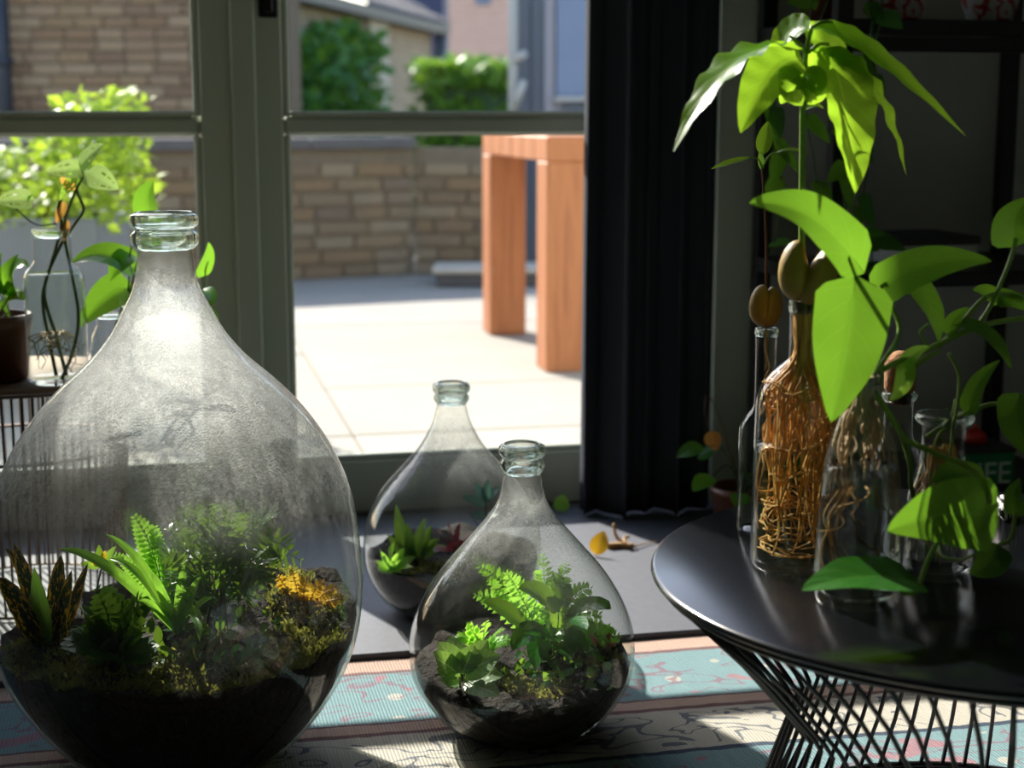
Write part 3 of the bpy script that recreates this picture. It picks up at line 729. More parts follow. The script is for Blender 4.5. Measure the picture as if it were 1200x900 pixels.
# wooden patio table (legs flush with the top, in line with the house)
p1 = onz(640, 437, 0); p2 = onz(572, 393, 0)
ts = (p1-O0).dot(U); tt1 = (p1-O0).dot(V); tt2 = (p2-O0).dot(V)
th = at(640, 160, p1.y).z
wt = thing('patio_table', HF(ts+.8, (tt1+tt2)/2, 0), 'chunky orange hardwood table standing on the patio', 'table')
LG = .15
for s_ in (ts, ts+1.5):
    for t_ in (tt1, tt2): part('leg', hbox(s_, s_+LG, t_, t_+LG, 0, th-.085, .006), 'wood', wt)
for i in range(6):
    a = tt1+(tt2+LG-tt1)*i/6; b = tt1+(tt2+LG-tt1)*(i+1)/6
    part('plank', hbox(ts, ts+1.5+LG, a+.003, b-.003, th-.085, th, .004), 'wood', wt)
# planter with a yellow-green bush
pc = at(20, 257, 5.0)
pln = thing('planter_box', (pc.x-.1, 5.2, 0), 'tall grey planter box outside the glass door', 'planter')
px1 = at(113, 257, 5.0).x; px0 = px1-.85
pzt = pc.z
for nm_, b_ in (('side', wbox(px0, px1, 5.0, 5.03, 0, pzt, .004)), ('side', wbox(px0, px1, 5.42, 5.45, 0, pzt, .004)), ('side', wbox(px0, px0+.03, 5.03, 5.42, 0, pzt, .004)), ('side', wbox(px1-.03, px1, 5.03, 5.42, 0, pzt, .004))):
    part(nm_, b_, 'planter', pln)
part('soil', wbox(px0+.03, px1-.03, 5.03, 5.42, pzt-.2, pzt-.04), 'soil', pln)
bush = thing('garden_bush', ((px0+px1)/2, 5.22, pzt-.04), 'sunlit yellow-green bush growing in the grey planter box', 'bush')
pts = []
for _ in range(2600):
    for _t in range(30):
        x = R.uniform(px0-.05, px1+.10); y = R.uniform(4.95, 5.5); z = R.uniform(pzt-.03, pzt+.5)
        k_ = (x-px0)/(px1-px0); top = pzt+.20+.26*(.5+.5*math.sin(k_*7+.6))*(1-.35*max(0, k_-.5))
        if z < top and abs(y-5.22)/.30 < 1.1-(z-pzt)/.8 and R.random() < .45+.55*(z-pzt)/.4: break
    pts.append(Vector((x, y, z)))
leafcloud('foliage', 'bushleaf', pts, .050, bush)
for i in range(6):
    a = px0+.1+(px1-px0-.2)*i/5
    v, f = tube([(a, 5.22, pzt-.05), (a+R.uniform(-.06, .06), 5.22+R.uniform(-.05, .05), pzt+.24)], .006, 5); meshobj('stem', v, f, 'stembrown', bush)

# ------------------------------------------------------------------ carboys
def prof_from_px(rows, y, z0, cx):
    """(row, half-width) pixels -> (r, z) above the base level z0, seen at distance y"""
    out = []
    for py, h in rows:
        p = at(cx, py, y); out.append([h*mpp(p), p.z-z0])
    return out
def make_prof(rows, y, z0, cx, zmin_row):
    pr = prof_from_px(rows, y, z0, cx)
    # stretch the part below the widest ring so that the base stands on the ground
    kmax = max(range(len(pr)), key=lambda i: pr[i][0]); zm = pr[kmax][1]; zl = pr[-1][1]
    for i in range(kmax+1, len(pr)): pr[i][1] = zm*(pr[i][1]-zl)/(zm-zl)
    return pr
def smooth_prof(pr, per=4):
    s = spline([Vector((r, z, 0)) for r, z in pr], per); return [(max(p.x, .002), p.y) for p in s]
def carboy(label, cx, rows, y, z0, mat, nrim, n=72):
    top = at(cx, rows[0][0], y); c = Vector((top.x, y, z0))
    pr = make_prof(rows, y, z0, cx, None)
    full = list(reversed(pr))                                # base first
    sp = smooth_prof(full, 4)
    root = thing('glass_carboy', c, label, 'carboy', None)
    # body up to just under the lip
    zr = pr[nrim][1]
    body = [(.004, .012), (sp[0][0]*.8, .006)] + [q for q in sp if q[1] <= zr+1e-4]
    v, f = lathe(c, body, n, caps=True); meshobj('body', v, f, mat, root)
    # lip: thick ring with an inner wall
    lip = [q for q in reversed(pr[:nrim+1])]
    inner = [(q[0]-.0065, q[1]) for q in reversed(lip)]
    ring = [(r, z) for r, z in smooth_prof(lip, 3)] + [(inner[0][0]+.003, inner[0][1]+.002)] + inner + [(lip[0][0], lip[0][1])]
    v, f = lathe(c, ring, 64, caps=False); meshobj('lip', v, f, 'rim', root)
    return root, c, sp
rowsB = [(250, 36), (252, 39), (258, 40.2), (264, 38.5), (267, 34.8), (270, 35), (274, 39), (282, 39.6), (288, 37), (292, 32.5), (306, 33.5), (322, 35), (340, 40), (362, 51), (390, 66), (419, 90),
         (447, 121), (477, 150), (505, 171), (534, 188), (573, 204), (610, 211.5), (650, 215), (690, 216), (740, 210), (780, 197), (815, 178), (845, 156), (870, 133), (892, 104)]
rowsM = [(521, 24), (523, 27), (528, 28), (533, 26.5), (536, 23), (539, 25), (545, 26.6), (550, 25), (554, 22), (562, 23.5), (585, 28), (607, 42), (639, 70), (665, 93), (691, 111), (717, 124), (743, 131),
         (769, 131.5), (795, 127), (821, 114), (847, 95), (866, 70)]
rowsK = [(449, 19), (451, 21.4), (455, 22.2), (459, 20.8), (461, 18.4), (463, 20), (467, 21), (470, 19.4), (473, 17.4), (480, 18.3), (498, 24), (524, 39), (550, 62), (571, 81), (592, 94), (613, 101.5), (639, 104),
         (665, 102), (691, 92), (712, 78), (728, 60)]
cbB, cB, spB = carboy('largest glass carboy terrarium, its shoulders fogged with condensation', 192, rowsB, 2.10, .0085, 'fogged', 9)
cbM, cM, spM = carboy('small glass carboy terrarium on the rug, with a broad-leaved plant inside', 612, rowsM, 2.20, .0085, 'foglight', 8)
cbK, cK, spK = carboy('glass carboy terrarium on the slate strip, with a red-leaved plant inside', 529, rowsK, 2.72, STEP, 'foglight', 8)
def r_at(sp, z):
    pv = sp[0]
    for q in sp:
        if q[1] >= z:
            if q[1] == pv[1]: return q[0]
            return pv[0]+(q[0]-pv[0])*(z-pv[1])/(q[1]-pv[1])
        pv = q
    return sp[-1][0]
from mathutils import noise as mn
def soil(label, c, sp, h, gx, gy, bumpy, mounds=()):
    n, m = 72, 22
    def hz(x, y):
        z = h+gx*x+gy*y + bumpy*mn.noise(Vector((x*24, y*24, c.x*7)))+bumpy*.5*mn.noise(Vector((x*60, y*60, c.x*5)))
        for mx, my, mr, mh in mounds: z += mh*math.exp(-((x-mx)**2+(y-my)**2)/mr**2)
        return z
    v, f = [], []
    for k in range(n):
        a = 2*math.pi*k/n; ca, sa_ = math.cos(a), math.sin(a)
        rr = r_at(sp, h)-.006
        zt = hz(rr*ca, rr*sa_); rr = r_at(sp, max(.02, zt))-.006
        col = []
        for i in range(9):
            z = .016+(zt-.016)*i/8; col.append((max(.004, r_at(sp, z)-.006), z))
        for i in range(1, 13):
            q = rr*(1-i/12); col.append((q, hz(q*ca, q*sa_)))
        for r_, z in col: v.append(Vector((c.x+r_*ca, c.y+r_*sa_, c.z+z)))
    C_ = 21
    for k in range(n):
        k2 = (k+1) % n
        for i in range(C_-1): f.append((k*C_+i, k2*C_+i, k2*C_+i+1, k*C_+i+1))
    v.append(Vector((c.x, c.y, c.z+.016))); f += [(len(v)-1, ((k+1) % n)*C_, k*C_) for k in range(n)]
    o = meshobj('soil', v, f, 'soil', None, c); tag(o, label, 'soil')
    return o, hz
soB, hB = soil('dark potting soil bed at the bottom of the largest carboy', cB, spB, .185, .02, .04, .018, [(.13, .10, .09, .045), (-.02, .12, .08, .02)])
soM, hM = soil('dark potting soil bed in the carboy with the broad-leaved plant', cM, spM, .098, .0, .10, .014, [(-.10, -.03, .045, .02), (.10, .05, .05, .02)])
soK, hK = soil('dark potting soil bed in the carboy with the red-leaved plant', cK, spK, .105, .0, .05, .012)
def moss(label, c, sp, hz, spots, size=.010, mat='mosscol'):
    mb = MB()
    for mx, my, mr, cnt in spots:
        for _ in range(cnt):
            a = R.uniform(0, 6.28); r_ = mr*math.sqrt(R.random()); x, y = mx+r_*math.cos(a), my+r_*math.sin(a)
            z = hz(x, y); lim = r_at(sp, z)-.010
            rr = math.hypot(x, y)
            if rr > lim: x, y = x*lim/rr*.98, y*lim/rr*.98; z = hz(x, y)
            p = c+Vector((x, y, z-.002+.012*math.exp(-(r_/mr)**2*2)*R.random()))
            dv = Vector((R.uniform(-1, 1), R.uniform(-1, 1), R.uniform(.3, 1.4))).normalized(); s = size*R.uniform(.5, 1.5)
            v, f, uv = leaf_vf(p, p+dv*s, s*.28, (R.uniform(-1, 1), -1, .4), 'lance', bend=.2, nv=2, nu=1)
            mb.add(v, f, uv)
    o = mb.obj('moss', mat, None, c); return tag(o, label, 'moss', None, 'stuff')
moss('olive moss carpeting the soil in the largest carboy', cB, spB, hB,
     [(.10, -.17, .07, 1500), (.02, -.20, .06, 1000), (-.10, -.18, .07, 1000), (.18, -.06, .06, 1300), (.17, .03, .05, 900), (.05, -.10, .06, 600), (-.18, -.10, .05, 500), (.19, -.12, .05, 900), (.13, .08, .05, 500)], .009)
moss('pale yellow moss clumps on the soil around the broad-leaved plant', cM, spM, hM, [(.0, -.085, .028, 420), (.04, -.09, .03, 200), (.10, .03, .04, 320), (.115, -.02, .03, 160), (-.05, -.06, .03, 120)], .010)
moss('thin moss over the soil beside the red-leaved plant', cK, spK, hK, [(.0, -.09, .04, 260), (-.06, -.08, .04, 200), (.04, -.05, .04, 160)], .010)

# plants in the largest carboy -------------------------------------
y = 2.06
def base_on(c, hz, px, py0, yy):                             # foot of a plant on the soil under a pixel column
    p = at(px, py0, yy); return Vector((p.x, yy, c.z+hz(p.x-c.x, yy-c.y)-.004))
pz = thing('croton', base_on(cB, hB, 55, 760, 2.03), 'dark croton with yellow-blotched leaves in the largest carboy', 'plant')
for b, t, wd_, yt, c in [((48, 765), (-2, 676), 30, 1.98, (22, 690)), ((50, 765), (16, 636), 24, 2.02, (40, 690)), ((46, 765), (6, 642), 16, 2.08, (40, 670)),
                         ((56, 770), (40, 664), 26, 2.0, (50, 710)), ((62, 770), (72, 650), 26, 2.04, (66, 700)), ((66, 765), (103, 660), 17, 2.08, (82, 720)), ((60, 770), (84, 668), 20, 2.02, (74, 720))]:
    m_ = 'strap' if t == (40, 664) else 'croton'
    pl(pz, m_, b, t, wd_, 2.04, yt, (-.2, -.9, .3), 'strap' if m_ == 'croton' else 'lance', c=c, fold=.22, wave=.08)
pz = thing('birds_nest_fern', base_on(cB, hB, 208, 740, 2.03), 'bright green fern with long strap fronds in the largest carboy', 'fern')
for t, wd_, yt, c, m_ in [((68, 644), 17, 1.99, (120, 640), 'strap'), ((124, 626), 14, 2.06, (170, 645), 'strap'), ((128, 655), 12, 2.10, (165, 655), 'strap'), ((186, 632), 17, 2.10, (200, 660), 'strap'), ((176, 668), 14, 2.0, (190, 690), 'strap'),
                          ((216, 662), 17, 2.0, (212, 690), 'strap'), ((236, 676), 16, 1.98, (224, 690), 'strap'), ((234, 752), 18, 1.92, (232, 690), 'strap'), ((160, 705), 13, 1.98, (180, 700), 'strap'),
                          ((246, 668), 14, 2.06, (228, 680), 'strap'), ((202, 640), 12, 2.06, (204, 690), 'strap'), ((252, 700), 12, 1.97, (232, 700), 'strap')]:
    pl(pz, m_, (208, 742), t, wd_*.8, 2.03, yt, (.1, -.8, .6), 'strap', c=c, fold=.3, wave=.03, nv=14)
pz = thing('sword_fern', base_on(cB, hB, 190, 730, 2.12), 'pale upright fern frond plant behind the strap-leaved fern', 'fern')
for t, c, wd_ in [((158, 606), (190, 650), 40), ((182, 618), (186, 660), 30), ((136, 650), (170, 670), 26), ((212, 632), (205, 660), 28)]:
    pfrond(pz, 'fern', (192, 728), t, c, wd_, 2.12, 2.13, (.2, -.9, .3), pairs=16, lw=.30)
pz = thing('parlor_palm', base_on(cB, hB, 250, 735, 2.08), 'bushy palm with glossy narrow leaflets in the largest carboy', 'palm')
v0 = worldloc(pz)
for b, t, c in [((246, 650), (204, 606), (228, 612)), ((258, 650), (292, 594), (268, 606)), ((270, 660), (338, 644), (312, 618)), ((262, 660), (322, 606), (296, 610)), ((250, 660), (244, 592), (242, 620)),
                ((246, 670), (196, 642), (222, 640)), ((262, 680), (310, 690), (300, 640)), ((248, 690), (208, 682), (226, 660)), ((258, 690), (285, 712), (292, 660)), ((252, 680), (262, 620), (256, 640)),
                ((254, 700), (232, 716), (228, 670)), ((262, 665), (270, 596), (266, 625)), ((262, 690), (318, 668), (300, 640)), ((255, 700), (250, 650), (245, 670)), ((262, 700), (290, 655), (270, 670)), ((250, 695), (215, 700), (235, 665))]:
    yt = 2.08+R.uniform(-.09, .07)
    pfrond(pz, 'palm', b, t, c, 66, 2.08, yt, (R.uniform(-.3, .3), -.8, .6), pairs=8, lw=.115, droop=.25, jit=.2)
    pfrond(pz, 'palm', (b[0]+4, b[1]+6), (t[0]+R.uniform(-16, 16), t[1]+R.uniform(4, 22)), (c[0]+R.uniform(-9, 9), c[1]+8), 60, 2.09, yt+.04, (R.uniform(-.4, .4), -.7, .7), pairs=7, lw=.125, droop=.3, jit=.25)
for dx in (-.012, .0, .01, .018): stem(pz, [v0+Vector((dx, R.uniform(-.01, .01), 0)), at(255+dx*400, 690, 2.08)], .0022, 'stemdark')
pz = thing('maidenhair', base_on(cB, hB, 135, 765, 1.98), 'dark low ferny groundcover in front of the strap-leaved fern', 'fern')
for t, c in [((74, 756), (100, 728)), ((96, 716), (118, 730)), ((128, 690), (132, 725)), ((168, 700), (152, 715)), ((118, 738), (128, 745)), ((165, 742), (150, 735)), ((108, 770), (120, 750)), ((178, 765), (160, 745)), ((150, 715), (145, 740)), ((90, 740), (110, 740)), ((140, 705), (140, 735))]:
    pfrond(pz, 'fern_dark', (138, 772), (t[0]+R.uniform(-14, 14), t[1]+R.uniform(-6, 14)), (c[0], c[1]+6), 46, 1.96, 1.90+R.uniform(-.04, .06), (R.uniform(-.4, .4), -.6, .8), pairs=10, lw=.4, jit=.25)
    pfrond(pz, 'fern_dark', (138, 772), t, c, 46, 1.98, 1.95+R.uniform(-.06, .1), (R.uniform(-.4, .4), -.6, .8), pairs=10, lw=.42, jit=.2)
pz = thing('spike_moss', base_on(cB, hB, 352, 720, 2.14), 'orange-tinged spike moss tuft on the soil in the largest carboy', 'plant')
for t, c in [((326, 676), (338, 690)), ((342, 668), (348, 690)), ((360, 676), (355, 690)), ((380, 682), (365, 690)), ((396, 690), (375, 690)), ((404, 702), (380, 700)), ((372, 700), (362, 705)), ((336, 690), (345, 705))]:
    pfrond(pz, 'orangefern', (354, 722), t, c, 24, 2.14, 2.13+R.uniform(-.03, .02), (0, -.8, .6), pairs=10, lw=.3, jit=.25)
pz = thing('seedling', base_on(cB, hB, 110, 735, 2.12), 'thin-stemmed seedling with yellow leaves in the largest carboy', 'plant')
stem(pz, [worldloc(pz), at(112, 700, 2.12), at(120, 660, 2.12)], .0018, 'stemdark')
for t, m_ in [((104, 648), 'yellowleaf'), ((124, 645), 'yellowleaf'), ((130, 660), 'strap_dark'), ((116, 638), 'strap_dark'), ((94, 660), 'limeleaf'), ((136, 640), 'limeleaf'), ((146, 652), 'limeleaf')]:
    pl(pz, m_, (118, 664), t, 11, 2.12, 2.11, (0, -.8, .6), 'oval', nv=5, nu=2)

# plants in the small carboy ---------------------------------------
pz = thing('coffee_plant', base_on(cM, hM, 642, 790, 2.20), 'young plant with broad glossy dark green leaves in the small carboy', 'plant')
for b, t, wd_, yt, c in [((622, 738), (566, 706), 38, 2.13, (590, 715)), ((654, 716), (607, 690), 36, 2.15, (632, 690)), ((662, 712), (648, 670), 24, 2.22, (660, 690)), ((664, 722), (722, 714), 24, 2.14, (692, 700)),
                         ((640, 735), (600, 762), 30, 2.12, (615, 738)), ((660, 735), (640, 700), 30, 2.17, (655, 715)), ((650, 745), (690, 765), 26, 2.13, (672, 738)), ((648, 748), (612, 742), 28, 2.12, (632, 735)), ((640, 750), (628, 785), 26, 2.10, (626, 755)), ((655, 750), (668, 775), 24, 2.12, (668, 752)), ((660, 725), (688, 738), 22, 2.10, (676, 722))]:
    pl(pz, 'coffee', b, t, wd_*1.08, 2.18, yt, (R.uniform(-.2, .2), -.5, .85), 'oval', c=c, fold=.18, wave=.05)
b0 = worldloc(pz)
for tx, ty in ((622, 742), (652, 716), (664, 714), (642, 740), (655, 745)):
    stem(pz, [b0+Vector((R.uniform(-.015, .015), R.uniform(-.02, .01), 0)), at(tx+(642-tx)*.3, (ty+795)/2, 2.18), at(tx, ty, 2.18)], .0018, 'stem')
pz = thing('lace_fern', base_on(cM, hM, 640, 775, 2.24), 'feathery bright green fern behind the broad glossy leaves', 'fern')
for t, c in [((562, 665), (600, 680)), ((558, 698), (600, 700)), ((594, 672), (615, 700)), ((636, 652), (640, 700)), ((692, 690), (668, 690)), ((704, 720), (676, 720)), ((726, 748), (690, 735)), ((716, 738), (685, 735)), ((664, 662), (650, 700))]:
    pfrond(pz, 'fern', (640, 765), t, c, 36, 2.24, 2.24+R.uniform(-.05, .03), (0, -.85, .5), pairs=19, lw=.19, jit=.4)
pz = thing('nerve_plant', base_on(cM, hM, 540, 800, 2.12), 'silver-veined leafy plant at the front of the small carboy', 'plant')
for b, t, wd_, yt in [((540, 792), (502, 766), 24, 2.10), ((542, 788), (514, 752), 22, 2.13), ((545, 790), (586, 768), 30, 2.10), ((542, 790), (556, 756), 24, 2.12), ((545, 800), (586, 816), 25, 2.06), ((538, 796), (500, 792), 20, 2.08),
                      ((540, 790), (528, 744), 22, 2.15), ((550, 795), (590, 792), 20, 2.09), ((536, 800), (512, 806), 16, 2.07), ((545, 785), (572, 750), 22, 2.13)]:
    pl(pz, 'fittonia', b, t, wd_*1.25, 2.11, yt, (R.uniform(-.2, .2), -.65, .75), 'oval', bend=.12, fold=.15, wave=.04)
for i in range(4): stem(pz, [worldloc(pz)+Vector((R.uniform(-.01, .01), 0, 0)), at(540+i*3, 790, 2.11)], .0016, 'stem')
pz = thing('club_moss', base_on(cM, hM, 566, 760, 2.20), 'low lime-green club moss behind the silver-veined plant', 'plant')
for t, c in [((534, 748), (550, 740)), ((548, 732), (556, 740)), ((570, 728), (566, 740)), ((590, 738), (578, 740)), ((600, 752), (585, 745)), ((556, 742), (560, 748)), ((582, 752), (575, 750))]:
    pfrond(pz, 'limeleaf', (566, 766), t, c, 22, 2.20, 2.18+R.uniform(-.04, .02), (0, -.6, .8), pairs=11, lw=.3, jit=.3)
pz = thing('rust_sedum', base_on(cM, hM, 706, 765, 2.21), 'small rust-red leafy tuft near the glass in the small carboy', 'plant')
for i in range(12):
    a = i*.53; t = (706+18*math.cos(a), 752-12*math.sin(a)*abs(math.sin(a*.7))-4)
    pl(pz, 'redleaf' if i % 3 else 'fern_dark', (706, 764), t, 8, 2.21, 2.21+R.uniform(-.03, .02), (0, -.6, .8), 'oval', nv=5, nu=2)

pz = thing('creeping_fig', base_on(cM, hM, 655, 800, 2.14), 'dark small-leaved creeper around the foot of the broad-leaved plant', 'plant')
for i in range(60):
    px_, py_ = 655+R.uniform(-62, 62), 786+R.uniform(-26, 16); yy = 2.14+R.uniform(-.03, .07)
    p = at(px_, py_, yy); p.z = cM.z+hM(p.x-cM.x, p.y-cM.y)+R.uniform(.0, .018)
    dv = Vector((R.uniform(-1, 1), R.uniform(-1, .3), R.uniform(.1, .9))).normalized()*R.uniform(.012, .022)
    leaf(pz, R.choice(['coffee', 'fern_dark', 'coffee', 'strap_dark']), p, p+dv, .012, (R.uniform(-.4, .4), -.6, .8), 'oval', nv=4, nu=2)
pz = thing('creeping_fig', base_on(cB, hB, 255, 770, 1.98), 'dark small-leaved creeper on the soil below the bushy palm', 'plant')
for i in range(90):
    px_, py_ = 240+R.uniform(-75, 90), 765+R.uniform(-40, 22); yy = 1.98+R.uniform(-.05, .10)
    p = at(px_, py_, yy); p.z = cB.z+hB(p.x-cB.x, p.y-cB.y)+R.uniform(.0, .02)
    dv = Vector((R.uniform(-1, 1), R.uniform(-1, .3), R.uniform(.1, .9))).normalized()*R.uniform(.014, .028)
    leaf(pz, R.choice(['fern_dark', 'coffee', 'strap_dark', 'palm']), p, p+dv, .013, (R.uniform(-.4, .4), -.6, .8), 'oval', nv=4, nu=2)

# plants in the carboy on the slate --------------------------------
pz = thing('haworthia', base_on(cK, hK, 480, 660, 2.69), 'striped aloe-like plant with pointed leaves in the carboy on the slate', 'plant')
for t, wd_, c in [((464, 590), 17, (470, 630)), ((498, 606), 15, (490, 635)), ((506, 614), 13, (498, 635)), ((516, 632), 12, (502, 635)), ((454, 626), 12, (466, 640)), ((478, 612), 14, (480, 640)), ((524, 640), 12, (505, 640))]:
    pl(pz, 'strap_dark', (482, 664), t, wd_, 2.69, 2.68+R.uniform(-.05, .03), (0, -.9, .4), 'lance', c=c, fold=.35)
pz = thing('nerve_plant', base_on(cK, hK, 458, 672, 2.64), 'lime-green small-leaved plant in the carboy on the slate', 'plant')
for t in [(430, 660), (438, 644), (452, 638), (466, 648), (488, 652), (484, 666), (450, 676), (468, 674), (436, 670), (474, 642), (446, 652), (460, 660), (478, 658)]:
    pl(pz, 'limeleaf', (459, 668), t, 13, 2.64, 2.62+R.uniform(-.05, .03), (R.uniform(-.3, .3), -.6, .8), 'oval', nv=6, nu=4, bend=.15)
pz = thing('begonia', base_on(cK, hK, 532, 650, 2.70), 'dark red-leaved plant in the carboy on the slate', 'plant')
for t, wd_ in [((512, 622), 18), ((540, 614), 20), ((558, 624), 18), ((508, 646), 17), ((536, 634), 20), ((552, 642), 16), ((524, 612), 16)]:
    pl(pz, 'redleaf', (532, 646), t, wd_, 2.70, 2.66+R.uniform(-.04, .03), (0, -.6, .8), 'oval', bend=.15, wave=.1)
pz = thing('peperomia', base_on(cK, hK, 572, 655, 2.74), 'taller blue-green leafy stem in the carboy on the slate', 'plant')
stem(pz, [worldloc(pz), at(571, 625, 2.74), at(568, 588, 2.74)], .0028, 'stemdark')
for b, t, wd_ in [((568, 592), (541, 582), 14), ((568, 588), (556, 566), 12), ((568, 588), (586, 570), 13), ((569, 604), (552, 606), 14), ((569, 606), (584, 602), 12), ((570, 620), (556, 628), 13), ((568, 590), (572, 562), 11)]:
    pl(pz, 'blueleaf', b, t, wd_, 2.74, 2.72, (0, -.7, .7), 'oval', bend=.1)

# keep every leaf inside its glass
def keep_inside(names, c, sp):
    for o in bpy.data.objects:
        if o.type == 'MESH' and o.parent and o.parent.name in names:
            w0 = worldloc(o.parent)
            for q in o.data.vertices:
                p = q.co+w0; r_ = math.hypot(p.x-c.x, p.y-c.y); lim = r_at(sp, max(.01, p.z-c.z))-.005
                if r_ > lim: k_ = lim/r_; q.co.x = c.x+(p.x-c.x)*k_-w0.x; q.co.y = c.y+(p.y-c.y)*k_-w0.y
def roots_near(c, rad): return [o.name for o in bpy.data.objects if o.type == 'EMPTY' and not o.parent and o.get('category') in ('plant', 'fern', 'palm') and math.hypot(o.location.x-c.x, o.location.y-c.y) < rad]
for c_, sp_c in ((cB, spB), (cM, spM), (cK, spK)): keep_inside(roots_near(c_, max(q[0] for q in sp_c)), c_, sp_c)

# ------------------------------------------------------------------ black wire table
TZ = .38; TC = Vector((.5624, 1.752, 0)); TR = .4016
wtb = thing('wire_table', TC, 'round black coffee table on a twisted wire base', 'table')
prof = [(.004, TZ-.010), (TR-.006, TZ-.010), (TR-.001, TZ-.008), (TR, TZ-.005), (TR-.001, TZ-.002), (TR-.005, TZ), (.004, TZ)]
v, f = lathe(TC, prof, 128, caps=True); o_ = meshobj('top', v, f, 'tabletop', wtb)
def hoop(r, z, tr, name):
    pts_ = [TC+Vector((r*math.cos(a), r*math.sin(a), z)) for a in [2*math.pi*i/96 for i in range(97)]]
    v, f = tube(pts_, tr, 6, False); meshobj(name, v, f, 'blackmetal', wtb)
R1, RW, R2, ZW = TR-.012, .228, .300, .195
NR = 64
hoop(R1, TZ-.0145, .0045, 'top_hoop'); hoop(R2, .0135, .0055, 'base_hoop')
for k in range(NR):
    a = 2*math.pi*(k+.3)/NR
    pc_ = lambda r_, z, da=0: TC+Vector((r_*math.cos(a+da), r_*math.sin(a+da), z))
    pts_ = [pc_(R1-.002, TZ-.0165), pc_(RW+(R1-RW)*.5, (TZ+ZW)/2, .02), pc_(RW+.014, ZW+.016, .035), pc_(RW+.004, ZW, .04), pc_(RW+.008, ZW-.014, .042), pc_((RW+R2)/2, ZW*.5, .055), pc_(R2, .0135, .07)]
    v, f = tube(pts_, .0029, 5); meshobj('rod', v, f, 'blackmetal', wtb)

# bottles on it ----------------------------------------------------
def bottle(name, label, cx, rows, basey, z0, mat='glassblue', nrim=3, water=None, wmat='water', cat='bottle', n=48, top_cx=None):
    pf = onz(cx, basey, z0); r0 = rows[-1][1]*mpp(pf); yc = pf.y+r0*.97
    x = at(cx, basey-8, yc).x; c = Vector((x, yc, z0))
    pr = prof_from_px(rows, yc, z0, cx); zl = pr[-1][1]; zt = pr[0][1]
    for q in pr: q[1] = zt*(q[1]-zl)/(zt-zl)
    root = thing(name, c, label, cat)
    full = list(reversed(pr)); sp = smooth_prof(full, 3)
    zr = pr[nrim][1]
    body = [(.002, .008), (sp[0][0]*.75, .005), (sp[0][0]*.95, .0005)] + [q for q in sp[1:] if q[1] <= zr+1e-5]
    v, f = lathe(c, body, n); meshobj('body', v, f, mat, root)
    lip = list(reversed(pr[:nrim+1])); inner = [(q[0]-.003, q[1]) for q in reversed(lip)]
    v, f = lathe(c, smooth_prof(lip, 2)+inner+[tuple(lip[0])], n, caps=False); meshobj('lip', v, f, 'rim', root)
    if water:
        wz = at(cx, water, yc).z-z0
        pts_ = [(.002, .010), (sp[0][0]*.9, .010)] + [(q[0]-.0022, q[1]) for q in sp if .011 < q[1] < wz]
        pts_ += [(r_at(sp, wz)-.0022, wz), (.002, wz)]
        v, f = lathe(c, pts_, n); meshobj('water', v, f, wmat, root)
    return root, c, sp
rA = [(352, 16.5), (355, 17.4), (362, 17.2), (366, 16), (372, 15.5), (416, 15.5), (424, 19), (432, 28), (442, 38), (453, 46), (468, 51), (490, 52.5), (560, 53), (640, 53), (660, 52), (668, 48)]
bA, cA_, spA = bottle('glass_bottle', 'broad clear bottle packed with golden avocado roots', 932, rA, 677, TZ, water=520, wmat='waterhazy')
rF = [(436, 20), (439, 21), (444, 20.5), (449, 19.5), (470, 22.5), (490, 29), (512, 36), (535, 41), (565, 45), (610, 48.5), (660, 50), (700, 49), (708, 45)]
bF, cF_, spF = bottle('conical_flask', 'conical glass flask of water rooting the pothos', 1003, rF, 718, TZ, water=545, wmat='waterlens')
rJ = [(484, 32), (487, 34.5), (491, 34.5), (495, 31), (500, 25.5), (520, 25), (538, 26), (556, 31), (580, 38), (610, 40), (655, 40), (668, 39), (674, 36)]
bJ, cJ_, spJ = bottle('glass_jar', 'small clear jar with a flared rim beside the conical flask', 1098, rJ, 684, TZ, water=590, wmat='waterlens', cat='jar')
rT = [(384, 13), (387, 14), (391, 13.8), (394, 12.6), (430, 12), (468, 12.2), (478, 15), (487, 22), (497, 27.5), (508, 29), (560, 29), (612, 29), (619, 26)]
bT, cT_, spT = bottle('glass_bottle', 'slender clear bottle holding a small sprouting avocado seed', 892, rT, 627, TZ)
rC = [(459, 19), (462, 21), (466, 20.5), (470, 17), (490, 17), (510, 18), (528, 25), (545, 33), (560, 36), (590, 36), (604, 34)]
bC, cC_, spC = bottle('glass_bottle', 'corked clear bottle behind the conical flask', 1048, rC, 613, TZ)
zc = spC[-1][1]
ck = thing('cork', cC_+Vector((0, 0, zc-.015)), 'tapered brown cork stopper in the clear bottle behind the flask', 'cork')
m1 = mpp(cC_+Vector((0, 0, zc)))
v, f = lathe(cC_+Vector((0, 0, zc-.0)), [(.002, -.015), (14*m1, -.015), (15.5*m1, .0), (18*m1, .004), (18.5*m1, 38*m1), (16*m1, 41*m1), (8*m1, 47*m1), (.002, 49*m1)], 24); meshobj('stopper', v, f, 'cork', ck)
